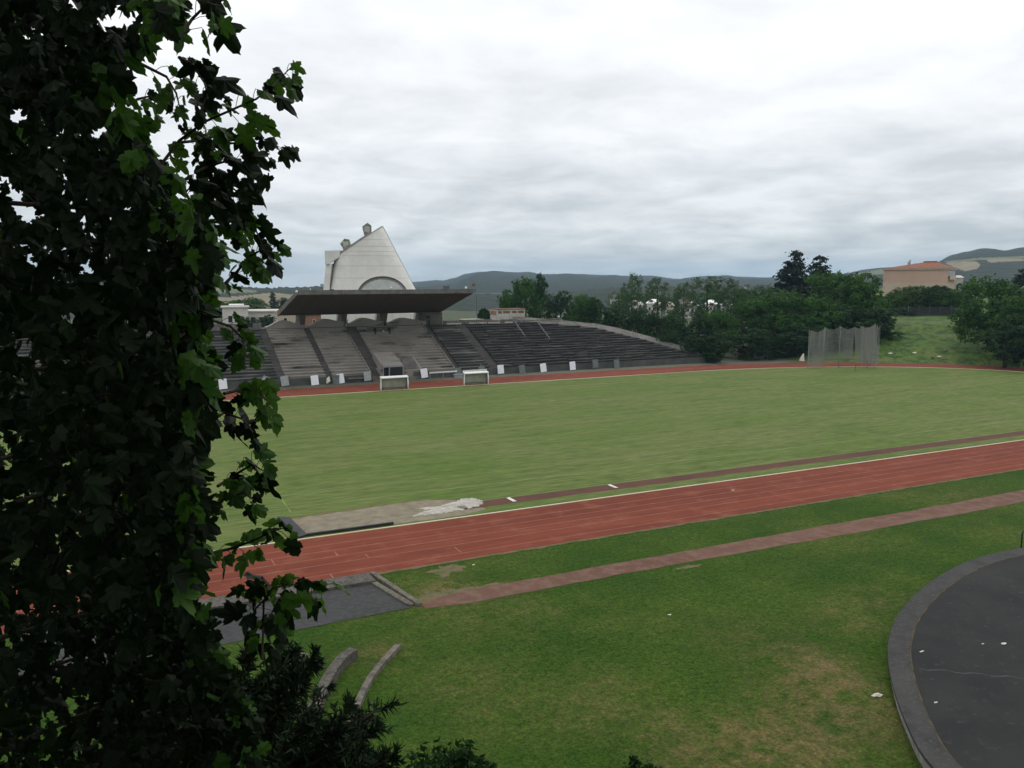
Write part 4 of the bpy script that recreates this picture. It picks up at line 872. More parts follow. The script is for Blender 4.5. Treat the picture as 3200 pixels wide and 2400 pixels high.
hill([(900,940),(1200,935),(1300,925),(1400,924),(1500,921),(1600,924),(1750,918),(1850,905),(1950,898),(2100,898),(2300,893),(2500,890),(2700,890)], 640, 300, 'forest', 'hills', rough=1.5, back=200)
hill([(2480,880),(2600,860),(2700,846),(2780,838),(2860,832),(2930,822),(2975,806),(3010,795),(3060,786),(3100,786),(3140,790),(3175,787),(3210,785),(3300,788),(3450,800),(3650,850)], 2300, 1700, 'forest', 'hills', rough=2.5,
     patches=[('farfield',[(2955,823),(2985,817),(3050,817),(3065,828),(3050,842),(3010,846),(2985,836)]),('farfield',[(3080,806),(3200,808),(3200,815),(3090,820)]),('farmeadow',[(2950,817),(3060,806),(3200,800),(3200,806),(3060,812),(2960,822)]),('farmeadow',[(2560,875),(2760,840),(2870,836),(2870,850),(2700,860),(2700,885)])])
hill([(-300,850),(0,870),(300,880),(500,885),(640,890),(740,894),(800,900),(850,902),(890,899),(960,897),(1020,894),(1100,900),(1180,930)], 820, 480, 'forest', 'hills', rough=1.6, back=300,
     patches=[('farfield',[(640,935),(780,922),(850,914),(930,922),(1020,935),(1020,960),(640,960)]),('farmeadow',[(640,902),(720,898),(800,908),(800,914),(640,918)])])

# far hill village on the right ridge
rj = random.Random(21)
proto = None
for i in range(26):
    x = rj.uniform(3040,3200); y = rj.uniform(799,812); p = D(x, y, rj.uniform(1900,2150))
    if proto is None:
        proto = empty('village_house', 'small pale house in the village on the right hill ridge', 'house', p, 'houses of the hilltop village')
        mb = MB(); mb.box(-7,7,-5,5,-14,6); chb(mb, 'wall', 'housew', proto); mb = MB(); mb.add([(-8,-6,6.01),(8,-6,6.01),(8,6,6.01),(-8,6,6.01),(-8,0,9.5),(8,0,9.5)],[(0,1,5,4),(1,2,5),(2,3,4,5),(3,0,4)]); chb(mb, 'roof', 'tile', proto); o = proto
    else: o = copy_tree(proto)
    o.location = p; o.rotation_euler = (0,0,rj.uniform(0,3.1)); o.scale = [rj.uniform(.5,.9)]*3

# ------------------------------------------------------------------ trees
def crown_mesh(name, seed, m, lobes, nleaf, ls, flat=.35, aspect=1.0, clump=1.0, fill=.55):
    """lobes: (x,y,z,rx,ry,rz) in metres; leaves grouped in clumps scattered through the outer part of each lobe"""
    rj = random.Random(seed); vs = []; fs = []
    vol = [l[3]*l[4]*l[5] for l in lobes]; tot = sum(v**.7 for v in vol); per = 26
    for l, v in zip(lobes, vol):
        nc = max(6, int(nleaf/per*(v**.7)/tot))
        for _ in range(nc):
            d = Vector((rj.gauss(0,1), rj.gauss(0,1), rj.gauss(0,1))).normalized(); r = rj.random()**(1/3.)*(1-fill)+fill; r = min(1.08, r*rj.uniform(.86,1.1))
            c = Vector((l[0]+d.x*r*l[3], l[1]+d.y*r*l[4], l[2]+d.z*r*l[5])); cr = clump*rj.uniform(.5,1.25); out = Vector((d.x, d.y, d.z*.8+.45)).normalized()
            for _ in range(per):
                o_ = Vector((rj.gauss(0,.45), rj.gauss(0,.45), rj.gauss(0,.45*flat*2)))*cr; p = c+o_
                if p.z < .05: continue
                nn = (out+Vector((rj.gauss(0,.6), rj.gauss(0,.6), rj.gauss(0,.6)))).normalized(); a = nn.cross(Vector((rj.gauss(0,1),rj.gauss(0,1),rj.gauss(0,1)))).normalized(); b = nn.cross(a)
                s_ = ls*rj.uniform(.6,1.35); o0 = len(vs)
                vs += [tuple(p-a*s_), tuple(p-b*s_*.6*aspect), tuple(p+a*s_), tuple(p+b*s_*.6*aspect)]; fs.append((o0,o0+1,o0+2,o0+3))
    me = bpy.data.meshes.new(name); me.from_pydata(vs, [], fs); me.update(); me.materials.append(M[m]); return me
def trunk_mesh(seed, h, r, m='bark', lobes=()):
    rj = random.Random(seed); mb = MB(); mb.tube([(0,0,-.8),(.05*h*rj.uniform(-.3,.3),.03*h*rj.uniform(-.5,.5),h*.4),(rj.uniform(-.02,.02)*h,0,h*.85)], [r,r*.75,r*.3], 8)
    for l in lobes:
        z0 = h*rj.uniform(.2,.5); mb.tube([(0,0,z0),((l[0])*.5,(l[1])*.5,(z0+l[2])*.5+.3),(l[0],l[1],l[2])], [r*.45,r*.3,r*.1], 5)
    me = bpy.data.meshes.new('trunk'); me.from_pydata(mb.v, [], mb.f); me.update(); me.materials.append(M[m]); return me
def rlobes(seed, n_, rx, h, z0, s_=.45):
    rj = random.Random(seed); out = []
    for i in range(n_):
        z = z0+(h-z0)*((i+.5)/n_)*.9; k_ = math.sin(math.pi*min(1,.18+.72*(i+.5)/n_))**.6; a = rj.uniform(0,6.28)+i*2.4; r = rx*k_*.55
        out.append((r*math.cos(a), r*math.sin(a), max(z, z0+rx*s_*.5), rx*s_*rj.uniform(.8,1.2), rx*s_*rj.uniform(.8,1.2), rx*s_*rj.uniform(.6,.95)))
    out.append((0,0,(h+z0)/2,rx*.72,rx*.72,(h-z0)*.42)); out.append((rx*rj.uniform(-.15,.15),0,h-rx*.28,rx*.4,rx*.4,rx*.3)); return out
KIND = {}
def defkind(key, seed, m, lobes, n_, ls, h, r, **k):
    KIND[key] = (crown_mesh('crown', seed, m, lobes, n_, ls, **k), trunk_mesh(seed, h, r, lobes=lobes[:5]), h)
# unit trees: height 10 m, half-width given
for i, sd in enumerate((1,2,3)):
    defkind('broad%d'%i, sd, 'leaf_mid', rlobes(sd, 11, 4.6, 10, 1.2), 11000, .17, 10, .28, clump=.62)
    defkind('dark%d'%i, sd+10, 'leaf_dark', rlobes(sd+10, 11, 4.8, 10, .4), 11000, .17, 10, .28, clump=.62)
defkind('airy0', 31, 'leaf_airy', rlobes(31, 9, 3.8, 10, 3.6, .36), 3600, .14, 10, .20, clump=.6)
defkind('airy1', 32, 'leaf_airy', rlobes(32, 9, 4.4, 10, 4.2, .34), 3600, .14, 10, .20, clump=.6)
pl = [(math.cos(i*2.4)*(2.6*(1-i/16)+.1)*.5, math.sin(i*2.4)*(2.6*(1-i/16)+.1)*.5, 1.6+i*.52, 2.6*(1-i/17)*.62+.25, 2.6*(1-i/17)*.62+.25, 1.0) for i in range(16)]
defkind('pine', 41, 'leaf_pine', pl, 13000, .15, 10, .25, clump=.5, flat=.3, fill=.35)
defkind('poplar', 42, 'leaf_dark', [(0,0,1.5+i*.8,1.0-.05*i,1.0-.05*i,.9) for i in range(11)], 3500, .2, 10, .2, clump=.35)
defkind('round', 43, 'leaf_yel', [(0,0,4.6,6.2,5.5,4.6),(2,1,5.5,4,4,3.6),(-2.5,.5,4.2,3.6,3.6,3.4)], 17000, .22, 8, .3, clump=.7, fill=.75)
defkind('rounddark', 44, 'leaf_dark', [(0,0,4.6,6.0,5.5,4.7),(2,1,5.5,4,4,3.6)], 17000, .22, 8, .3, clump=.7, fill=.75)
SP = {'b':('broadleaf_tree','tree'),'d':('broadleaf_tree','tree'),'a':('airy_tree','tree'),'p':('conifer','tree'),'r':('rounded_shrub','shrub')}
def tree(kind, x, ytop, wpx, d, z0, label, group=None, ztopfix=None, halfw=4.8, nm=None):
    cr, tr, h = KIND[kind]; p = D(x, 868, d); zt_ = D(x, ytop, d).z; H_ = max(1.5, zt_-z0); wm = wpx*d/FPX/2
    n_, c_ = SP.get(kind[0], ('tree','tree')); 
    if kind == 'poplar': n_ = 'poplar'
    e = empty(nm or n_, label, c_, (p.x,p.y,z0), group); e.rotation_euler = (0,0,rnd.uniform(0,6.28)); e.scale = (wm/halfw, wm/halfw, H_/10.3)
    for nn_, me in (('crown', cr), ('trunk', tr)):
        o = bpy.data.objects.new(nn_, me); C.objects.link(o); o.parent = e
    return e
G1 = 'trees behind the right wing of the stand'; G2 = 'tall hedge trees along the far track'; G3 = 'thin trees rising over the hedge'; G4 = 'big trees behind the throwing cage'
T = [
 ('broad0',1640,862,150,204,0,'bright bushy tree standing just right of the cream kiosk, the largest there',G1),
 ('dark1',1688,855,100,212,0,'dark tree with a pointed top right of the kiosk',G1),
 ('broad1',1592,905,90,210,0,'low light green tree just behind the kiosk',G1),
 ('dark0',1752,905,120,196,0,'dark dome-shaped tree above the start of the right wing',G1),
 ('broad2',1812,918,110,192,0,'small green tree at the left end of the tall hedge',G2),
 ('dark2',1866,930,120,186,0,'hedge tree above the middle of the mossy wing',G2),
 ('dark0',1925,955,130,182,0,'hedge tree below the left airy tree',G2),
 ('dark1',1990,968,130,178,0,'hedge tree below the first white house',G2),
 ('dark2',2055,975,130,176,0,'hedge tree below the broad white house',G2),
 ('dark0',2120,985,140,174,0,'hedge tree above the lower tip of the right wing',G2),
 ('dark1',2190,985,140,174,0,'hedge tree right of the tip of the right wing',G2),
 ('broad2',2255,968,140,176,0,'hedge tree left of the largest front tree',G2),
 ('dark2',2085,1030,120,166,0,'low bush in front of the hedge beside the wing',G2),
 ('dark0',2165,1045,110,163,0,'lowest bush at the end of the hedge by the wing tip',G2),
 ('dark1',2250,1040,120,163,0,'dark low bush before the hedge, left of the pale saplings',G2),
 ('airy0',1975,852,110,236,0,'thin grey-green tree, leftmost above the hedge',G3),
 ('airy1',2055,864,120,240,0,'thin grey-green tree, second above the hedge',G3),
 ('airy0',2140,880,110,250,0,'short thin tree between two taller ones over the hedge',G3),
 ('airy1',2210,858,170,240,0,'widest thin tree, with a flat top over the hedge',G3),
 ('airy0',2295,868,120,238,0,'thin tree just left of the dark conifer group',G3),
 ('airy1',1935,905,100,262,0,'low thin tree far behind the left airy tree',G3),
 ('broad0',1850,925,110,270,0,'distant green tree above the top of the hedge, left of all airy trees',G3),
 ('broad1',1960,915,120,380,0,'far green tree behind the leftmost airy tree',G3),
 ('broad2',2050,918,130,400,0,'far green tree behind the broad white house',G3),
 ('broad0',2140,912,130,390,0,'far green tree behind the short airy tree',G3),
 ('broad1',2230,905,130,380,0,'far green tree behind the widest airy tree',G3),
 ('broad2',2320,900,140,330,0,'far green tree left of the conifers',G3),
 ('broad0',2400,890,140,260,0,'green tree filling the gap left of the tall conifer',G4),
 ('broad1',2010,962,80,270,0,'low bright bush in front of the first white houses',G3),
 ('broad2',2110,966,80,270,0,'low bright bush in front of the cream house',G3),
 ('broad0',2195,962,80,270,0,'low bright bush in front of the middle white house',G3),
 ('broad1',2255,964,80,270,0,'low bright bush before the rightmost white houses',G3),
 ('pine',2478,780,175,224,0,'tall black-green conifer, the highest tree in the row',G4),
 ('pine',2560,795,150,228,0,'second dark conifer, right of the tallest one',G4),
 ('broad1',2350,930,150,186,0,'green tree left of the big front tree',G4),
 ('broad0',2430,905,230,182,0,'large green tree in front of the tall conifer',G4),
 ('broad2',2610,845,230,200,0,'broad bluish green tree right of the conifers, above the cage',G4),
 ('broad1',2700,852,200,196,1,'tall green tree at the right end of the big group',G4),
 ('broad0',2560,920,220,186,0,'full green tree directly behind the cage',G4),
 ('dark2',2660,955,240,186,0,'dark wide tree behind the right half of the cage',G4),
 ('dark0',2745,960,150,188,2,'dark tree spreading over the left side of the grass bank',G4),
 ('dark1',2500,1015,200,176,0,'low dark tree left of the cage',G4),
 ('dark2',2360,1025,180,172,0,'low dark tree over the pale saplings',G4),
 ('dark0',2600,1020,200,182,0,'low dark bush right behind the cage net',G4),
 ('broad0',3105,862,220,186,2.5,'big leafy green tree on the right side of the grass bank',None),
 ('broad1',3190,925,170,178,1.5,'green tree cut by the right edge of the picture',None),
 ('dark2',3160,985,190,172,.6,'dark low branches of foliage at the foot of the right bank',None),
 ('broad2',2985,905,110,230,6.3,'small green tree between the rounded shrubs and the big right tree',None),
 ('pine',3195,838,90,262,6,'dark pine behind the gabled house at the right edge',None),
 ('broad1',3020,880,90,260,6.5,'yellowish green tree top behind the right shrubs',None),
]
for (kd, x, y, wpx, d, z0, lb, gp) in T: tree(kd, x, y, wpx, d, z0, lb, gp, halfw=(2.3 if kd == 'pine' else 4.8 if kd[0] != 'a' else 4.2))
tree('round',2850,884,165,238,6.3,'rounded yellow-green shrub with a lit left side below the peach building','rounded shrubs on the bank', halfw=6.3)
tree('rounddark',2935,884,130,234,6.3,'rounded dark shrub just right of the yellow-green one','rounded shrubs on the bank', halfw=6.3)
tree('dark1',2818,962,120,224,6.2,'low bush hiding the left end of the boundary fence', nm='bush')
tree('rounddark',1512,957,48,190,4.5,'small dark round tree on the crest between canopy and kiosk', halfw=6.3, nm='round_tree')
tree('broad1',1530,985,60,200,0,'small light green bush beside the dark round tree', nm='bush')
GL = 'trees in the town left of the stand'
for (kd, x, y, wpx, d, lb) in (('broad0',790,928,100,330,'green tree left of the poplar'),('broad2',740,935,110,340,'green tree at the left above the pale house'),('poplar',850,912,30,420,'slim tall poplar above the town houses'),('dark1',880,930,90,350,'dark tree right of the poplar'),('dark0',830,982,90,215,'dark garden tree in front of the low cream house'),('dark2',925,945,90,360,'bush behind the left tip of the canopy'),('dark1',770,990,50,212,'small dark garden tree beside the pale house'),('broad1',700,940,90,360,'tree mostly hidden behind the maple leaves'),('dark2',1075,990,50,225,'dark bush seen under the canopy')):
    tree(kd, x, y, wpx, d, 0, lb, GL, halfw=(1.2 if kd == 'poplar' else 4.8))
# pale saplings and white bundle left of the cage
for i, (x, y) in enumerate(((2360,1125),(2385,1124),(2398,1125),(2415,1124))):
    p = G(x, y); e = empty('bare_sapling', ['thin bare pale sapling, leftmost at the foot of the hedge','thin bare sapling, second at the foot of the hedge','pale forked sapling, third at the foot of the hedge','short pale sapling nearest the white bundle'][i], 'sapling', p, 'bare saplings by the far track')
    mb = MB(); h_ = (2.3,2.1,2.5,1.6)[i]; mb.tube([p, p+Vector((.1,0,h_*.5)), p+Vector((.0,.1,h_))], [.07,.06,.03]); mb.tube([p+Vector((.1,0,h_*.5)), p+Vector((.5,-.2,h_*.85))], [.04,.02]); mb.tube([p+Vector((.08,0,h_*.4)), p+Vector((-.35,.2,h_*.8))], [.04,.02]); mb.build('stem', 'bark_pale', e)
p = G(2506,1128); mb = MB(); mb.tube([p, p+Vector((.05,0,.5)), p+Vector((.2,0,1.0)), p+Vector((.35,0,1.45))], [.55,.4,.25,.08], 9); tag(mb.build('white_bundle', 'litter'), 'white cloth bundle standing at the foot of the trees left of the cage', 'bundle')
p = G(2330,1120); mb = MB(); mb.box(p.x-2.0,p.x+1.5,p.y,p.y+.15,0,2.0); mb.box(p.x-2.1,p.x-1.9,p.y-.06,p.y+.2,0,2.15); mb.box(p.x+1.4,p.x+1.6,p.y-.06,p.y+.2,0,2.15); tag(mb.build('low_brown_wall', 'rust'), 'low dark brown panel beside the lower tip of the stand', 'panel')
rj = random.Random(8)
for i, (x, y, lb) in enumerate(((2782,1106,'pale stone low on the bank, left of a pair'),(2794,1106,'pale stone low on the bank, right of a pair'),(2858,1104,'small pale stone in the middle of the bank foot'),(2915,1118,'flat pale stone at the bank foot'),(2935,1116,'grey stone at the bank foot, right of the flat one'),(2955,1097,'small pale stone higher on the bank'))):
    w_ = ray(x, y); t_ = 100
    while t_ < 260:
        q = w_*t_; 
        if CH+q.z <= bank_h(q.x, q.y)+.05 or CH+q.z < .02: break
        t_ += .25
    q = Vector((q.x,q.y,CH+q.z)); mb = MB(); mb.sphere((0,0,0), .38, 8, 5); mb.v = [(q.x+x_*1.3+.1*rj.random(), q.y+y_+.1*rj.random(), q.z+z_*.5+.12*rj.random()) for x_,y_,z_ in mb.v]
    tag(mb.build('stone', 'stone_rough' if i % 2 else 'litter'), lb, 'stone', 'stones on the grass bank')

# ------------------------------------------------------------------ foreground maple
def full_leaf(spec, notch=.3):
    pts = []
    for (ang_, r_, wd_) in spec:
        a_ = math.radians(ang_); c_ = (math.sin(a_), math.cos(a_)); n_ = (math.cos(a_), -math.sin(a_))
        for k_, q_ in ((1,.58),(.8,.80),(.25,.93),(0,1.04),(-.3,.90),(-.8,.78),(-1,.58)):
            x_, y_ = c_[0]*r_*q_+n_[0]*wd_*k_, .30+c_[1]*r_*q_+n_[1]*wd_*k_
            if x_ > .012 or ang_ != 0: pts.append((x_, y_))
            elif abs(k_) < .01: pts.append((0, y_))
    return pts
def mirror(h): return [(0,0)]+h+[(-x, y) for x, y in h[::-1] if x > .01]
LEAF = mirror(full_leaf([(118,.34,.10),(58,.52,.14),(0,.70,.17)]))
LEAF2 = mirror(full_leaf([(105,.30,.13),(50,.44,.17),(0,.58,.22)]))
def add_leaf(vs, fs, p, tip, nrm, s_, rj):
    a = tip.normalized(); n_ = (nrm-a*nrm.dot(a)).normalized(); b = a.cross(n_); o0 = len(vs)
    droop = rj.uniform(.12,.5); fold = rj.uniform(.1,.5); L0 = LEAF if rj.random() < .65 else LEAF2; sx = rj.uniform(.78,1.12); sk = rj.uniform(-.15,.15)
    cpt = (0, .36); vs.append(tuple(p+(a*cpt[1]+n_*.02)*s_))
    for (x, y) in L0:
        x = (x+sk*y)*sx+rj.uniform(-.02,.02); y += rj.uniform(-.02,.02); z = -droop*y*y-fold*abs(x)*.8+.05*math.sin(x*9+y*7)
        vs.append(tuple(p+(a*y+b*x+n_*z)*s_))
    n2 = len(L0)
    for i in range(n2): fs.append((o0, o0+1+i, o0+1+(i+1)%n2))
edge = [(-40,520),(0,560),(60,560),(110,500),(200,430),(300,370),(380,430),(450,440),(520,510),(600,620),(650,640),(720,660),(800,700),(860,690),(920,650),(1000,650),(1100,670),(1180,660),(1240,650),(1300,680),(1380,640),(1450,610),(1520,650),(1600,650),(1680,640),(1760,640),(1840,600),(1920,640),(2000,650),(2080,700),(2160,760),(2250,800),(2440,820)]
def ex_(y):
    for i in range(len(edge)-1):
        if edge[i][0] <= y <= edge[i+1][0]: t = (y-edge[i][0])/(edge[i+1][0]-edge[i][0]); return edge[i][1]+(edge[i+1][1]-edge[i][1])*t
    return 600
mr_ = random.Random(99)
def P3(x, y, d):
    r = ray(x, y); return Vector((0,0,CH))+r*d
trk = P3(-900, 1500, 5.5); trk.z = 0
mp_ = empty('maple_tree', 'dark maple tree filling the left side, its lobed leaves close to the viewer', 'tree', (trk.x,trk.y,9.5))
trunk_x, trunk_y = trk.x, trk.y
vs = []; fs = []; nv = []; nf = []
up3 = Vector((0,0,1)); cam = Vector((0,0,CH))
def leaf_dir(rj, outx):
    tip = Vector((rj.gauss(0,.5), rj.gauss(0,.5), -abs(rj.gauss(.75,.35))))+outx*.5
    nrm = Vector((rj.gauss(0,.6), rj.gauss(0,.6), rj.gauss(.5,.4))) - Vector((math.cos(AZ), math.sin(AZ), 0))*rj.choice((-.55,.55,.75))
    return tip, nrm
rgt = Vector((math.sin(AZ),-math.cos(AZ),0))
def hole(x, y):      # places where sky shows through
    for hx, hy, hr in ((400,70,34),(440,88,30),(305,360,40),(340,395,34),(262,450,22),(285,495,18),(245,690,24),(262,705,22),(250,640,16),(265,625,14),(470,560,22),(400,680,16),(520,640,20),(540,655,16),(480,830,20),(380,235,44),(395,280,40),(430,300,38),(75,1585,24),(110,1560,16),(150,260,14),(200,130,14)):
        if (x-hx)**2+(y-hy)**2 < hr*hr: return True
    return False
cnt = 0
while cnt < 7000:
    y = mr_.uniform(-60, 2460); e_ = ex_(max(-40, min(2440, y))); x = e_-abs(mr_.gauss(0,1))*330 if mr_.random() < .5 else mr_.uniform(-120, e_)
    if x < -160: continue
    inn = max(0, min(1, (e_-x)/260)); d = mr_.uniform(2.6, 3.6+2.6*inn)
    if y > 1900 and d < 3.4: d += 1
    s_ = mr_.uniform(.065,.125)
    if hole(x, y+s_/d*FPX*.35) and mr_.random() < .93: continue
    if y < 1150 and noise.noise(Vector((x*.013, y*.013, 4.4))) > .42-.1*(1-inn): continue
    px = s_/d*FPX
    if x+px*.5 > e_+25*mr_.random()+15: x -= px*.5
    p = P3(x, y-px*.4, d); tip, nrm = leaf_dir(mr_, rgt*.3)
    tgt = (nv, nf) if (inn < .5 and mr_.random() < .62*(1-inn)*(.4 if y > 1350 else 1)) or mr_.random() < .012 else (vs, fs)  # lit-coloured leaves get likelier toward the crown edge, rarer low down
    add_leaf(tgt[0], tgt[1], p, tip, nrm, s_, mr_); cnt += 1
# leaves added out of frame to shade the maple, and a far back layer
for _ in range(5200):
    a_ = mr_.uniform(0,1)
    if a_ < .6: x = mr_.uniform(-1900,-100); y = mr_.uniform(-1500,2900); d = mr_.uniform(2.2,7)
    elif a_ < .8: x = mr_.uniform(-600,380); y = mr_.uniform(-1400,-60); d = mr_.uniform(2.6,6.5)
    else: x = mr_.uniform(-300,640); y = mr_.uniform(1150,2500) if mr_.random() < .8 else mr_.uniform(-1100,1150); d = mr_.uniform(6.2,9); x = min(x, ex_(max(-40,min(2440,y)))-70)
    p = P3(x, y, d); tip, nrm = leaf_dir(mr_, rgt*.2); add_leaf(vs, fs, p, tip, nrm, mr_.uniform(.12,.2), mr_)
for _ in range(2600):  # unseen shell of leaves around the camera, added to darken the visible foliage
    a_ = mr_.uniform(math.radians(50), math.radians(310)); el_ = mr_.uniform(-.5, 1.35); d = mr_.uniform(2.2, 5.5)
    hd = AZ+a_*1.0            # anticlockwise from the view heading: left, behind, round to the right rear
    if a_ > math.radians(250) and el_ < .3: continue
    p = Vector((math.cos(hd)*math.cos(el_), math.sin(hd)*math.cos(el_), math.sin(el_)))*d+cam; tip, nrm = leaf_dir(mr_, rgt*.1); add_leaf(vs, fs, p, tip, nrm, mr_.uniform(.25,.38), mr_)
# shoots sticking out to the right: (polyline, distance, leaf size range, lit colour?)
shoots = [
 ([(500,520),(560,440),(640,380),(720,345),(800,310),(850,270),(885,235),(905,215)],3.4,.115,14,1),
 ([(560,445),(620,440),(700,450),(760,445),(840,450),(875,470)],3.5,.11,8,0),
 ([(610,540),(650,520),(720,500),(770,520),(800,560)],3.5,.13,7,0),
 ([(560,120),(600,60),(650,10),(690,20)],3.0,.12,6,1),
 ([(440,200),(520,240),(550,290),(560,330)],3.2,.10,6,1),
 ([(600,700),(660,640),(700,620),(740,640)],3.4,.10,5,0),
 ([(690,900),(740,850),(780,800),(820,780),(850,790)],3.3,.10,8,1),
 ([(640,760),(700,720),(740,700),(765,720)],3.5,.10,5,1),
 ([(700,1230),(760,1215),(810,1225),(840,1260)],3.2,.12,6,1),
 ([(640,1330),(700,1290),(760,1310),(790,1350)],3.4,.12,5,0),
 ([(680,1520),(740,1480),(790,1450),(820,1470)],3.5,.11,8,1),
 ([(640,1600),(700,1560),(760,1540),(790,1560)],3.4,.11,6,1),
 ([(650,1730),(720,1715),(790,1690),(850,1660),(890,1650)],3.3,.095,10,1),
 ([(820,2060),(822,1960),(824,1880),(850,1840),(900,1825),(960,1830),(1010,1850)],3.5,.12,13,1),
 ([(760,2060),(790,1960),(800,1900),(840,1860),(780,1860)],3.6,.13,9,0),
 ([(600,640),(580,600),(620,560)],3.3,.12,5,0),
 ([(380,1500),(450,1560),(520,1600)],3.8,.12,5,1),
 ([(640,700),(700,690),(760,700),(800,720),(830,790)],3.5,.11,9,1),
 ([(560,400),(600,410),(640,430),(690,430)],3.7,.10,7,1),
 ([(620,560),(680,575),(730,590),(770,620)],3.6,.11,8,0),
 ([(400,330),(430,310),(470,300),(500,330)],3.6,.09,5,1),
 ([(660,1000),(720,1020),(760,1060),(770,1120)],3.6,.10,8,1),
 ([(560,180),(600,200),(640,260),(650,310)],3.1,.12,6,0),
]
tw = MB()
for (pl_, d, ls, nl, is_lit) in shoots:
    pts = [P3(x, y, d+.12*math.sin(i*1.3)) for i, (x, y) in enumerate(pl_)]; n_ = len(pts)
    tw.tube(pts, [max(.0022, .0060*(1-i/n_)+.0012) for i in range(n_)], 5)
    nl = int(nl*1.5)
    for i in range(nl):
        t = (i+.6)/nl*(n_-1); k_ = min(n_-2, int(t)); base = pts[k_].lerp(pts[k_+1], t-k_); dr = (pts[k_+1]-pts[k_]).normalized()
        sd = 1 if i % 2 else -1; pet = (dr*.5+Vector((0,0,.1))+rgt*.2+dr.cross(Vector((math.cos(AZ),math.sin(AZ),0)))*sd*.9).normalized()*ls*mr_.uniform(.3,.7)
        q = base+pet; tw.tube([base, base+pet*.5+Vector((0,0,.006)), q], .0013, 4); ls_ = ls*1.02
        tip, nrm = leaf_dir(mr_, rgt*.35); tip = tip*.7+pet.normalized()*.5+Vector((0,0,-.25)); s_ = ls_*mr_.uniform(.6,1.2)*(.75 if i > nl-3 else 1)
        tg = (nv, nf) if is_lit and mr_.random() < .75 else (vs, fs); add_leaf(tg[0], tg[1], q, tip, nrm, s_, mr_)
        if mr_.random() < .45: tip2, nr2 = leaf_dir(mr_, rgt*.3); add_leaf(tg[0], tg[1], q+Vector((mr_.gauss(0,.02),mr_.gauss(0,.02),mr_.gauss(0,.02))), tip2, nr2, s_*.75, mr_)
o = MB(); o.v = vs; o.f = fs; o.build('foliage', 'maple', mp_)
o = MB(); o.v = nv; o.f = nf; o.build('lit_foliage', 'maple_lit', mp_)
tw.build('twigs', 'bark', mp_)
lb_ = MB(); hub = Vector((trunk_x, trunk_y, 11.5))
for i in range(26):
    y = -300+i*108; e_ = ex_(max(-40, min(2440, y))); a_ = P3(e_-mr_.uniform(60,160), y, mr_.uniform(3.2,4.2)); h_ = Vector((trunk_x, trunk_y, 10.5+min(9, max(0, (2400-y)/300))))
    mid = h_.lerp(a_, .5)+Vector((mr_.gauss(0,.15), mr_.gauss(0,.15), mr_.uniform(.1,.4))); lb_.tube([h_, mid, a_], [.045,.02,.004], 6)
lb_.build('limbs', 'bark', mp_)
tb = MB(); tb.tube([(trunk_x,trunk_y,9.0),(trunk_x+.1,trunk_y,12.5),(trunk_x,trunk_y+.15,16),(trunk_x-.1,trunk_y,20)], [.26,.21,.16,.07], 12); tb.build('trunk', 'bark', mp_)

# ------------------------------------------------------------------ juniper at lower left and dark bushes
def juniper(name, label, base, targets, seed, nl=46, tuft=.085, dens=1.0, parent_mat='needle'):
    rj = random.Random(seed); e = empty(name, label, 'shrub', base); nv_ = []; nf_ = []; st = MB()
    for tgt in targets:
        mid = base.lerp(tgt, .55)+Vector((rj.gauss(0,.12), rj.gauss(0,.12), .35+rj.random()*.25)); pts = []
        for i in range(11):
            t = i/10; pts.append(base*(1-t)**2+mid*2*t*(1-t)+tgt*t*t)
        st.tube(pts, [.022*(1-i/11)+.003 for i in range(11)], 5)
        for i in range(int(nl*dens)):
            t = .25+.75*rj.random()**.8; j = min(9, int(t*10)); p = pts[j].lerp(pts[j+1], t*10-j); dr = (pts[j+1]-pts[j]).normalized()
            sd = Vector((rj.gauss(0,1), rj.gauss(0,1), rj.gauss(0,.5))); sd = (sd-dr*sd.dot(dr)).normalized(); fl = rj.uniform(.12,.42)*(1.25-t); tipd = (dr*.9+sd*.8+Vector((0,0,-.15))).normalized()
            q = p+tipd*fl; st.tube([p, q], [.003,.0015], 3)
            for _ in range(16):
                k_ = rj.random(); c_ = p.lerp(q, k_); nd = (tipd*.9+Vector((rj.gauss(0,.6), rj.gauss(0,.6), rj.gauss(0,.6)))).normalized(); ln = tuft*rj.uniform(.5,1.1)*(1.1-k_*.5)
                w_ = nd.cross(Vector((rj.gauss(0,1),rj.gauss(0,1),rj.gauss(0,1)))).normalized()*.0065; o0 = len(nv_)
                nv_.extend([tuple(c_-w_), tuple(c_+nd*ln*.5-w_*.9), tuple(c_+nd*ln), tuple(c_+nd*ln*.5+w_*.9), tuple(c_+w_)]); nf_.append((o0,o0+1,o0+2,o0+3,o0+4))
    m1 = MB(); m1.v = nv_; m1.f = nf_; m1.build('needles', parent_mat, e); st.build('stems', 'bark', e); return e
tg = []; rj = random.Random(17)
for (x, y) in ((1225,2190),(1180,2265),(1230,2380),(1140,2330),(1095,2205),(1010,2150),(1130,2250),(985,2065),(905,2050),(1060,2290),(940,2130),(890,2110),(850,2080),(780,2060),(1050,2330),(980,2260),(900,2200),(820,2150),(740,2120),(660,2080),(1160,2390),(1080,2400),(960,2350),(860,2280),(760,2220),(640,2180),(560,2100),(900,2370),(780,2330),(640,2280),(500,2200),(400,2250),(700,2390),(560,2370),(440,2380)):
    tg.append(P3(x+rj.uniform(-12,12), y+rj.uniform(-12,12), rj.uniform(4.6,6.2)))
juniper('juniper_shrub', 'dark needled evergreen shrub at the bottom left below the maple', P3(560,3000,5.2), tg, 5, nl=62, tuft=.10)
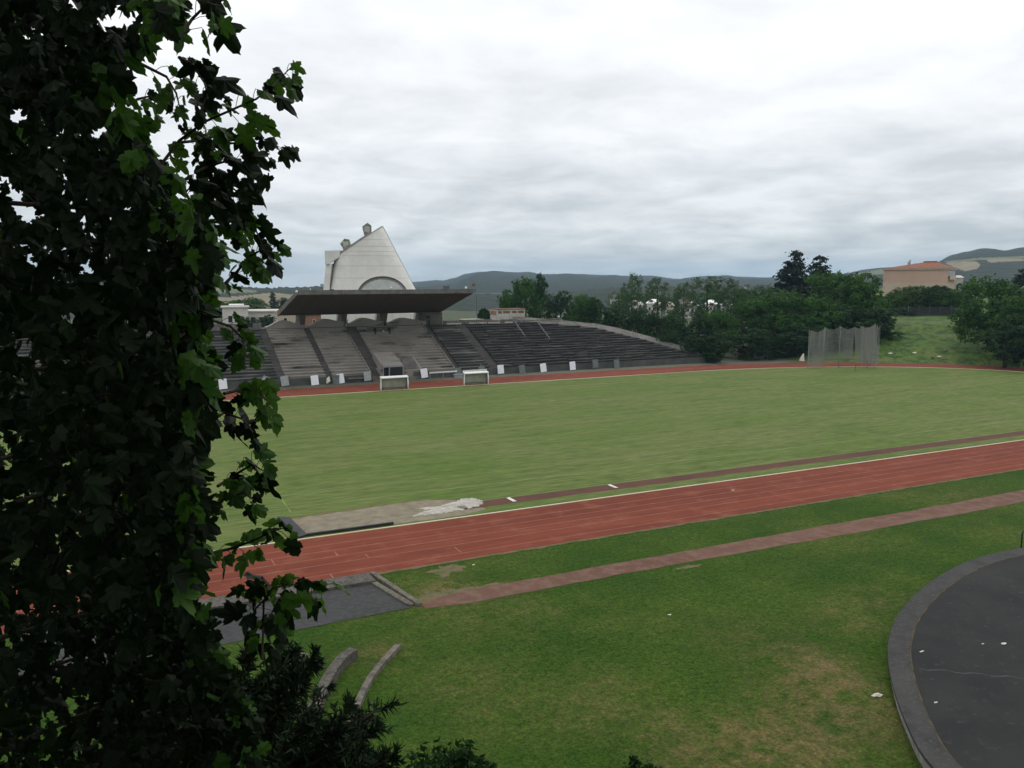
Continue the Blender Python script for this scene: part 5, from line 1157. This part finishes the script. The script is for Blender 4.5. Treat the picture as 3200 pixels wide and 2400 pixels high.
def bush(name, label, px, d, rr_, n_, seed, m='leaf_dark', ls=.035, n2=1):
    rj = random.Random(seed); c_ = P3(px[0], px[1], d); e = empty(name, label, 'bush', c_-Vector((0,0,rr_))); vs_ = []; fs_ = []; st = MB()
    root_ = c_-Vector((0,0,rr_*1.6))
    for i in range(n_):
        dd = Vector((rj.gauss(0,1), rj.gauss(0,1), abs(rj.gauss(0,1)))).normalized(); L_ = rr_*rj.uniform(.55,1.15); tip_ = c_+Vector((dd.x*1.2,dd.y*1.2,dd.z*.9))*L_; st.tube([root_, tip_], [.008,.002], 4)
        for _ in range(46):
            t = rj.uniform(.45,1.02); p = root_.lerp(tip_, t)+Vector((rj.gauss(0,1), rj.gauss(0,1), rj.gauss(0,1)))*rr_*.09; nn = Vector((rj.gauss(0,1), rj.gauss(0,1), rj.gauss(.6,1))).normalized(); a = nn.cross(Vector((rj.gauss(0,1),rj.gauss(0,1),rj.gauss(0,1)))).normalized(); b = nn.cross(a); s_ = ls*rj.uniform(.5,1.2); o0 = len(vs_)
            vs_.extend([tuple(p-a*s_), tuple(p-b*s_*.45), tuple(p+a*s_), tuple(p+b*s_*.45)]); fs_.append((o0,o0+1,o0+2,o0+3))
    m1 = MB(); m1.v = vs_; m1.f = fs_; m1.build('foliage', m, e); st.build('stems', 'bark', e)
bush('low_bush', 'dark feathery bush top at the bottom edge, the larger of two', (1400,2450), 9, .42, 120, 3, ls=.05)
bush('low_bush', 'tiny dark bush tip at the bottom edge right of the larger one', (2000,2440), 9, .2, 50, 4, ls=.04)
bush('leafy_shrub', 'small green leafy shrub right of the juniper base', (1130,2470), 8, .33, 90, 6, m='leaf_mid', ls=.03)

# ------------------------------------------------------------------ haze
hz = MB(); hz.box(-6900,6900,-6900,6900,-100,150)
hm = bpy.data.materials.new('haze_air'); hm.use_nodes = True; nt = hm.node_tree; nt.nodes.clear()
ou = nt.nodes.new('ShaderNodeOutputMaterial'); pv = nt.nodes.new('ShaderNodeVolumePrincipled'); pv.inputs['Color'].default_value = (.50,.74,.96,1); pv.inputs['Density'].default_value = 1.25e-4; pv.inputs['Anisotropy'].default_value = 0.2
nt.links.new(pv.outputs[0], ou.inputs['Volume'])
me = bpy.data.meshes.new('haze'); me.from_pydata(hz.v, [], hz.f); me.update(); me.materials.append(hm); ho = bpy.data.objects.new('haze', me); C.objects.link(ho); ho['kind'] = 'stuff'; ho['label'] = 'thin bluish haze over the valley and far hills'

# ------------------------------------------------------------------ light and sky
SE, SA = R(52), AZ+R(-25)           # sun elevation, azimuth (from +X, anticlockwise)
sd = Vector((math.cos(SE)*math.cos(SA), math.cos(SE)*math.sin(SA), math.sin(SE)))
sl = bpy.data.lights.new('sun', 'SUN'); sl.energy = .9; sl.angle = R(14); sl.color = (1,.96,.9); so = bpy.data.objects.new('sun', sl); C.objects.link(so)
so.rotation_euler = (-sd).to_track_quat('-Z', 'Y').to_euler()
w = bpy.data.worlds.new('World'); bpy.context.scene.world = w; w.use_nodes = True; nt = w.node_tree; N = nt.nodes; L = nt.links
bg = N['Background']; bg.inputs['Strength'].default_value = .1
sky = N.new('ShaderNodeTexSky'); sky.sky_type = 'NISHITA'; sky.sun_disc = False; sky.sun_elevation = SE; sky.sun_rotation = math.pi/2-SA
tc = N.new('ShaderNodeTexCoord'); sx = N.new('ShaderNodeSeparateXYZ'); L.new(tc.outputs['Generated'], sx.inputs[0])
def mth(op, a, b=None, cl=False):
    n_ = N.new('ShaderNodeMath'); n_.operation = op; n_.use_clamp = cl
    for i, v in enumerate((a, b)):
        if v is None: continue
        if isinstance(v, (int, float)): n_.inputs[i].default_value = v
        else: L.new(v, n_.inputs[i])
    return n_.outputs[0]
zz = mth('ADD', mth('MAXIMUM', sx.outputs['Z'], 0.0), .17)
cb_ = N.new('ShaderNodeCombineXYZ'); L.new(mth('DIVIDE', sx.outputs['X'], zz), cb_.inputs[0]); L.new(mth('DIVIDE', sx.outputs['Y'], zz), cb_.inputs[1])
def nzz(scale, det, dist, off, rough=.55):
    mp = N.new('ShaderNodeMapping'); mp.inputs['Location'].default_value = off; mp.inputs['Rotation'].default_value = (0,0,.5); L.new(cb_.outputs[0], mp.inputs[0]); n_ = N.new('ShaderNodeTexNoise'); n_.inputs['Scale'].default_value = scale; n_.inputs['Detail'].default_value = det; n_.inputs['Distortion'].default_value = dist; n_.inputs['Roughness'].default_value = rough; L.new(mp.outputs[0], n_.inputs['Vector']); return n_.outputs['Fac']
n1 = nzz(2.3, 9, .25, (3.1,1.2,0), .56); n2 = nzz(.6, 5, .3, (7,2,0)); nn = mth('ADD', mth('MULTIPLY', n1, .6), mth('MULTIPLY', n2, .4))
cr = N.new('ShaderNodeValToRGB'); cr.color_ramp.elements[0].position = .38; cr.color_ramp.elements[1].position = .60; L.new(nn, cr.inputs[0])
# dark and bright cloud colours, by elevation
def ramp(stops):
    r = N.new('ShaderNodeValToRGB'); el = r.color_ramp.elements
    while len(el) < len(stops): el.new(.5)
    for e_, (p, c_) in zip(el, stops): e_.position = p; e_.color = (*c_, 1)
    L.new(sx.outputs['Z'], r.inputs[0]); return r.outputs[0]
dk = ramp([(0,(.47,.50,.52)),(.05,(.49,.53,.56)),(.12,(.60,.63,.66)),(.22,(.76,.78,.80)),(.34,(.93,.94,.95)),(.8,(.70,.73,.77))])
bt = ramp([(0,(.72,.75,.76)),(.05,(.80,.83,.85)),(.12,(.86,.88,.90)),(.22,(.98,.99,1.0)),(.32,(1.1,1.1,1.1)),(.8,(1,1,1))])
mx = N.new('ShaderNodeMix'); mx.data_type = 'RGBA'; L.new(cr.outputs[0], mx.inputs['Factor']); L.new(dk, mx.inputs['A']); L.new(bt, mx.inputs['B'])
sc_ = N.new('ShaderNodeVectorMath'); sc_.operation = 'SCALE'; sc_.inputs['Scale'].default_value = 11.5; L.new(mx.outputs['Result'], sc_.inputs[0])
m2 = N.new('ShaderNodeMix'); m2.data_type = 'RGBA'; m2.inputs['Factor'].default_value = .94; L.new(sky.outputs[0], m2.inputs['A']); L.new(sc_.outputs[0], m2.inputs['B'])
L.new(m2.outputs['Result'], bg.inputs['Color'])
# ------------------------------------------------------------------ camera
cd_ = bpy.data.cameras.new('camera'); cd_.sensor_width = 36; cd_.lens = FPX/3200*36; cd_.clip_start = .1; cd_.clip_end = 20000
co = bpy.data.objects.new('camera', cd_); C.objects.link(co); co.location = (0,0,CH); co.rotation_euler = (math.pi/2-PITCH, 0, AZ-math.pi/2)
S = bpy.context.scene; S.camera = co
S.view_settings.view_transform = 'Standard'; S.view_settings.look = 'None'; S.view_settings.exposure = 0; S.view_settings.gamma = 1
